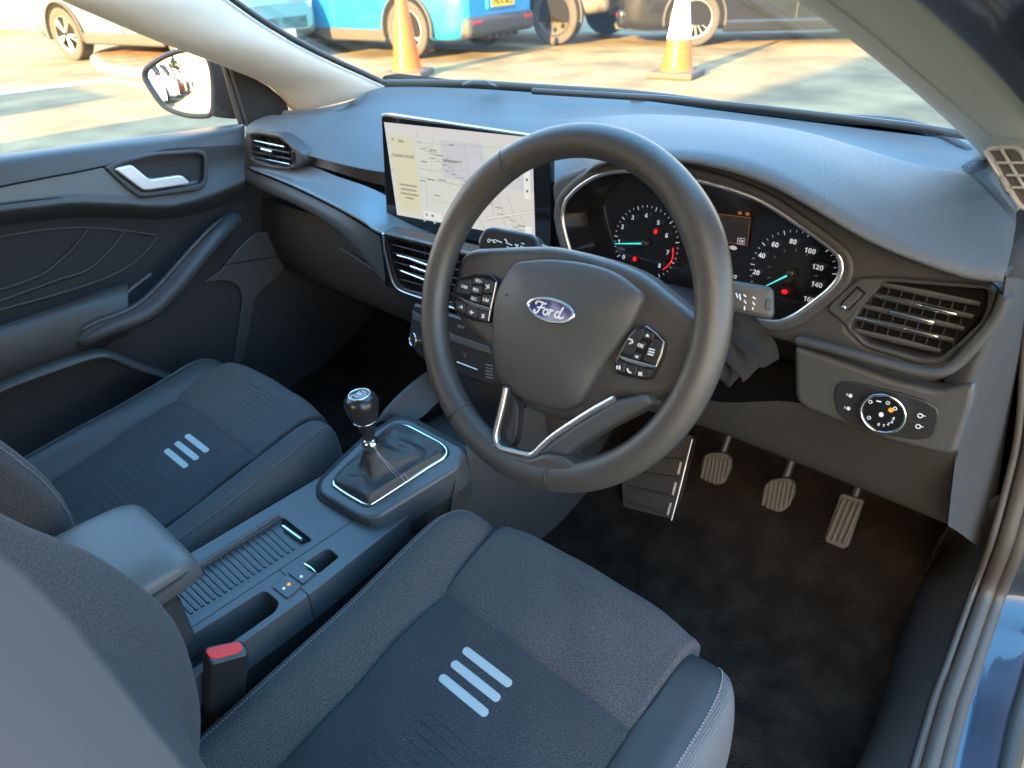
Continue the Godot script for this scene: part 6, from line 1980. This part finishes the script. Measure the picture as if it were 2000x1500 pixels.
	part(dd, "door_card", rbox(hx + hb * Vector3(0.55, 0.68, 0.03), Vector3(1.06, 0.64, 0.06), 0.02, hb), "plastic")
	part(dd, "window_frame", tube([hx + hb * Vector3(0.05, 1.02, 0), hx + hb * Vector3(0.45, 1.36, 0), hx + hb * Vector3(1.0, 1.40, 0), hx + hb * Vector3(1.08, 1.02, 0)], 0.02, 8), "seal_dark")
	# carpet: floor with toe boards
	for s in [-1, 1]:
		var x0 = 0.10 * s
		var x1 = 0.77 * s
		var rows = []
		for q in [[0.295, 0.75], [0.295, 0.30], [0.295, 0.05], [0.297, -0.15], [0.31, -0.32], [0.36, -0.48], [0.46, -0.60], [0.60, -0.68]]:
			var row = PackedVector3Array()
			for k in 7: row.append(Vector3(lerpf(x0, x1, k / 6.0), q[0] + 0.004 * sin(k * 2.1 + q[1] * 9.0), q[1]))
			rows.append(row)
		part(t, "carpet", loft(rows, 5, 5), "carpet")
	part(t, "floor_pan", rbox(Vector3(0, 0.27, 0.8), Vector3(1.56, 0.03, 3.1), 0.01), "plastic_dark")
	return t

# ---- pedals ----
func build_pedals():
	var n = Vector3(0.05, 0.42, 0.90).normalized()
	var P = [["clutch_pedal", "worn ribbed clutch pedal beside the foot rest", [[1372, 893], [1384, 884], [1415, 883], [1427, 896], [1425, 918], [1412, 945], [1400, 948], [1372, 938], [1367, 924]], 0.468, 7], ["brake_pedal", "worn ribbed brake pedal between the other two pedals", [[1491, 950], [1505, 936], [1540, 932], [1552, 946], [1550, 968], [1535, 995], [1522, 1002], [1494, 992], [1486, 980]], 0.47, 7], ["accelerator_pedal", "long upright ribbed accelerator pedal next to the door sill", [[1642, 962], [1688, 976], [1684, 985], [1656, 1068], [1646, 1073], [1612, 1058], [1610, 1050]], 0.472, 4]]
	for q in P:
		var cu = 0.0
		var cv = 0.0
		for p in q[2]:
			cu += p[0]; cv += p[1]
		cu /= q[2].size(); cv /= q[2].size()
		var nn = n if q[0] != "accelerator_pedal" else Vector3(0.0, 0.55, 0.83).normalized()
		var o = oy(cu, cv, q[3])
		var t = thing(q[0], q[1], "pedal", o - Vector3(0, 0.10, 0))
		var out = rnd(ops(q[2], o, nn), 0.006, 3)
		part(t, "pad", prism(out, nn, 0.012, 0.003), "pedal_rubber")
		# raised ribs along the pad
		var mn = [INF, INF]
		var mx = [-INF, -INF]
		var slant = -0.16 if q[4] == 7 else -0.38
		for p in q[2]:
			mn[0] = min(mn[0], p[0]); mx[0] = max(mx[0], p[0]); mn[1] = min(mn[1], p[1]); mx[1] = max(mx[1], p[1])
		for k in q[4]:
			var f = (k + 0.8) / (q[4] + 0.6)
			var w = mx[0] - mn[0]
			var hgt = (mx[1] - mn[1])
			if q[4] == 7:
				var u = mn[0] + w * f
				var cut = 0.30 * absf(f - 0.5) * 2.0
				part(t, "rib", tube([op(u + 5, mn[1] + hgt * (0.10 + cut * 0.4), o + nn * 0.0006, nn), op(u - 4, mx[1] - hgt * (0.08 + cut * 0.6), o + nn * 0.0006, nn)], 0.0022, 6), "pedal_rubber")
			else:
				var u = 1650 + 10.5 * k
				part(t, "rib", tube([op(u - 1, 974 + 3.2 * k, o + nn * 0.0006, nn), op(u - 34, 1052 + 3.6 * k, o + nn * 0.0006, nn)], 0.0030, 6), "pedal_rubber")
		part(t, "arm", tube([o - nn * 0.012, o + Vector3(-0.004, 0.05, -0.05), o + Vector3(-0.006, 0.16, -0.14)], 0.008, 8), "satin_black")
	# foot rest
	var fn = Vector3(0.10, 0.55, 0.83).normalized()
	var fo = oz(1290, 950, -0.44)
	var t = thing("foot_rest", "black rubber foot rest with a bright metal edge beside the clutch pedal", "foot rest", fo - Vector3(0, 0.12, 0))
	part(t, "panel", prism(rnd(ops([[1225, 860], [1300, 838], [1356, 850], [1299, 1066], [1240, 1030], [1215, 1000], [1212, 940]], fo, fn), 0.01, 3), fn, 0.03, 0.004), "rubber")
	part(t, "metal_edge", tube(ops([[1352, 858], [1326, 962], [1299, 1063]], fo + fn * 0.001, fn), 0.0016, 6), "satin_chrome")
	for k in 4:
		var u = 1338 - k * 10.2
		part(t, "edge_tread", tube(ops([[u - 8, 902 + k * 40], [u - 14, 926 + k * 40]], fo + fn * 0.002, fn), 0.0024, 6), "pillar_plastic")
	for k in 5:
		part(t, "ridge", tube(ops([[1228 - k, 890 + k * 30], [1335 - k * 9, 898 + k * 36]], fo + fn * 0.0005, fn), 0.003, 6), "rubber")

# ---- scene ----
const EXPO := 10.6
func _ready():
	rng.seed = 7
	CB = Basis.from_euler(Vector3(deg_to_rad(CAME.x), deg_to_rad(CAME.y), deg_to_rad(CAME.z)))
	var cam = Camera3D.new()
	cam.name = "camera"
	cam.transform = Transform3D(CB, CAMP)
	cam.fov = rad_to_deg(2.0 * atan(750.0 / FPX))
	cam.near = 0.02
	cam.far = 600.0
	var ca = CameraAttributesPhysical.new()
	ca.frustum_focal_length = 35.0 / (2.0 * 750.0 / FPX)
	ca.frustum_focus_distance = 0.95
	ca.exposure_aperture = 9.0
	ca.frustum_near = 0.02
	ca.frustum_far = 600.0
	cam.attributes = ca
	add_child(cam)
	cam.fov = rad_to_deg(2.0 * atan(750.0 / FPX))
	cam.current = true
	var sun = DirectionalLight3D.new()
	sun.name = "sun"
	sun.light_energy = 1.5
	sun.light_color = Color(1.0, 0.83, 0.55)
	sun.light_angular_distance = 0.5
	sun.shadow_enabled = true
	add_child(sun)
	sun.look_at_from_position(Vector3.ZERO, Vector3(-0.12, -0.27, -0.99))
	var env = Environment.new()
	env.background_mode = Environment.BG_SKY
	var sm = ProceduralSkyMaterial.new()
	sm.sky_top_color = Color(0.385, 0.62, 0.805)
	sm.sky_horizon_color = Color(0.98, 0.88, 0.68)
	sm.sky_curve = 0.15
	sm.ground_horizon_color = Color(0.45, 0.42, 0.38)
	sm.ground_bottom_color = Color(0.2, 0.19, 0.17)
	sm.sun_angle_max = 90.0
	sm.sun_curve = 0.38
	sm.sky_energy_multiplier = 1.0
	var sky = Sky.new()
	sky.sky_material = sm
	env.sky = sky
	env.tonemap_mode = Environment.TONE_MAPPER_LINEAR
	env.tonemap_exposure = EXPO
	env.sdfgi_enabled = true
	env.ssao_enabled = true
	env.ssil_enabled = true
	var we = WorldEnvironment.new()
	we.environment = env
	add_child(we)
	make_materials()
	for k in T:
		if T[k].emission_enabled: T[k].emission_energy_multiplier *= 1.0 / EXPO
	build_outside()
	build_door(build_shell())
	build_dash()
	build_screen()
	build_column()
	build_wheel()
	build_seat(0.395, 1, "dark cloth driver seat under the steering wheel, three pale bars on its cushion")
	build_seat(-0.385, -1, "dark cloth passenger seat beside the far door, three pale bars on its cushion")
	build_console()
	build_lever()
	build_buckle()
	build_mirror()
	build_pedals()
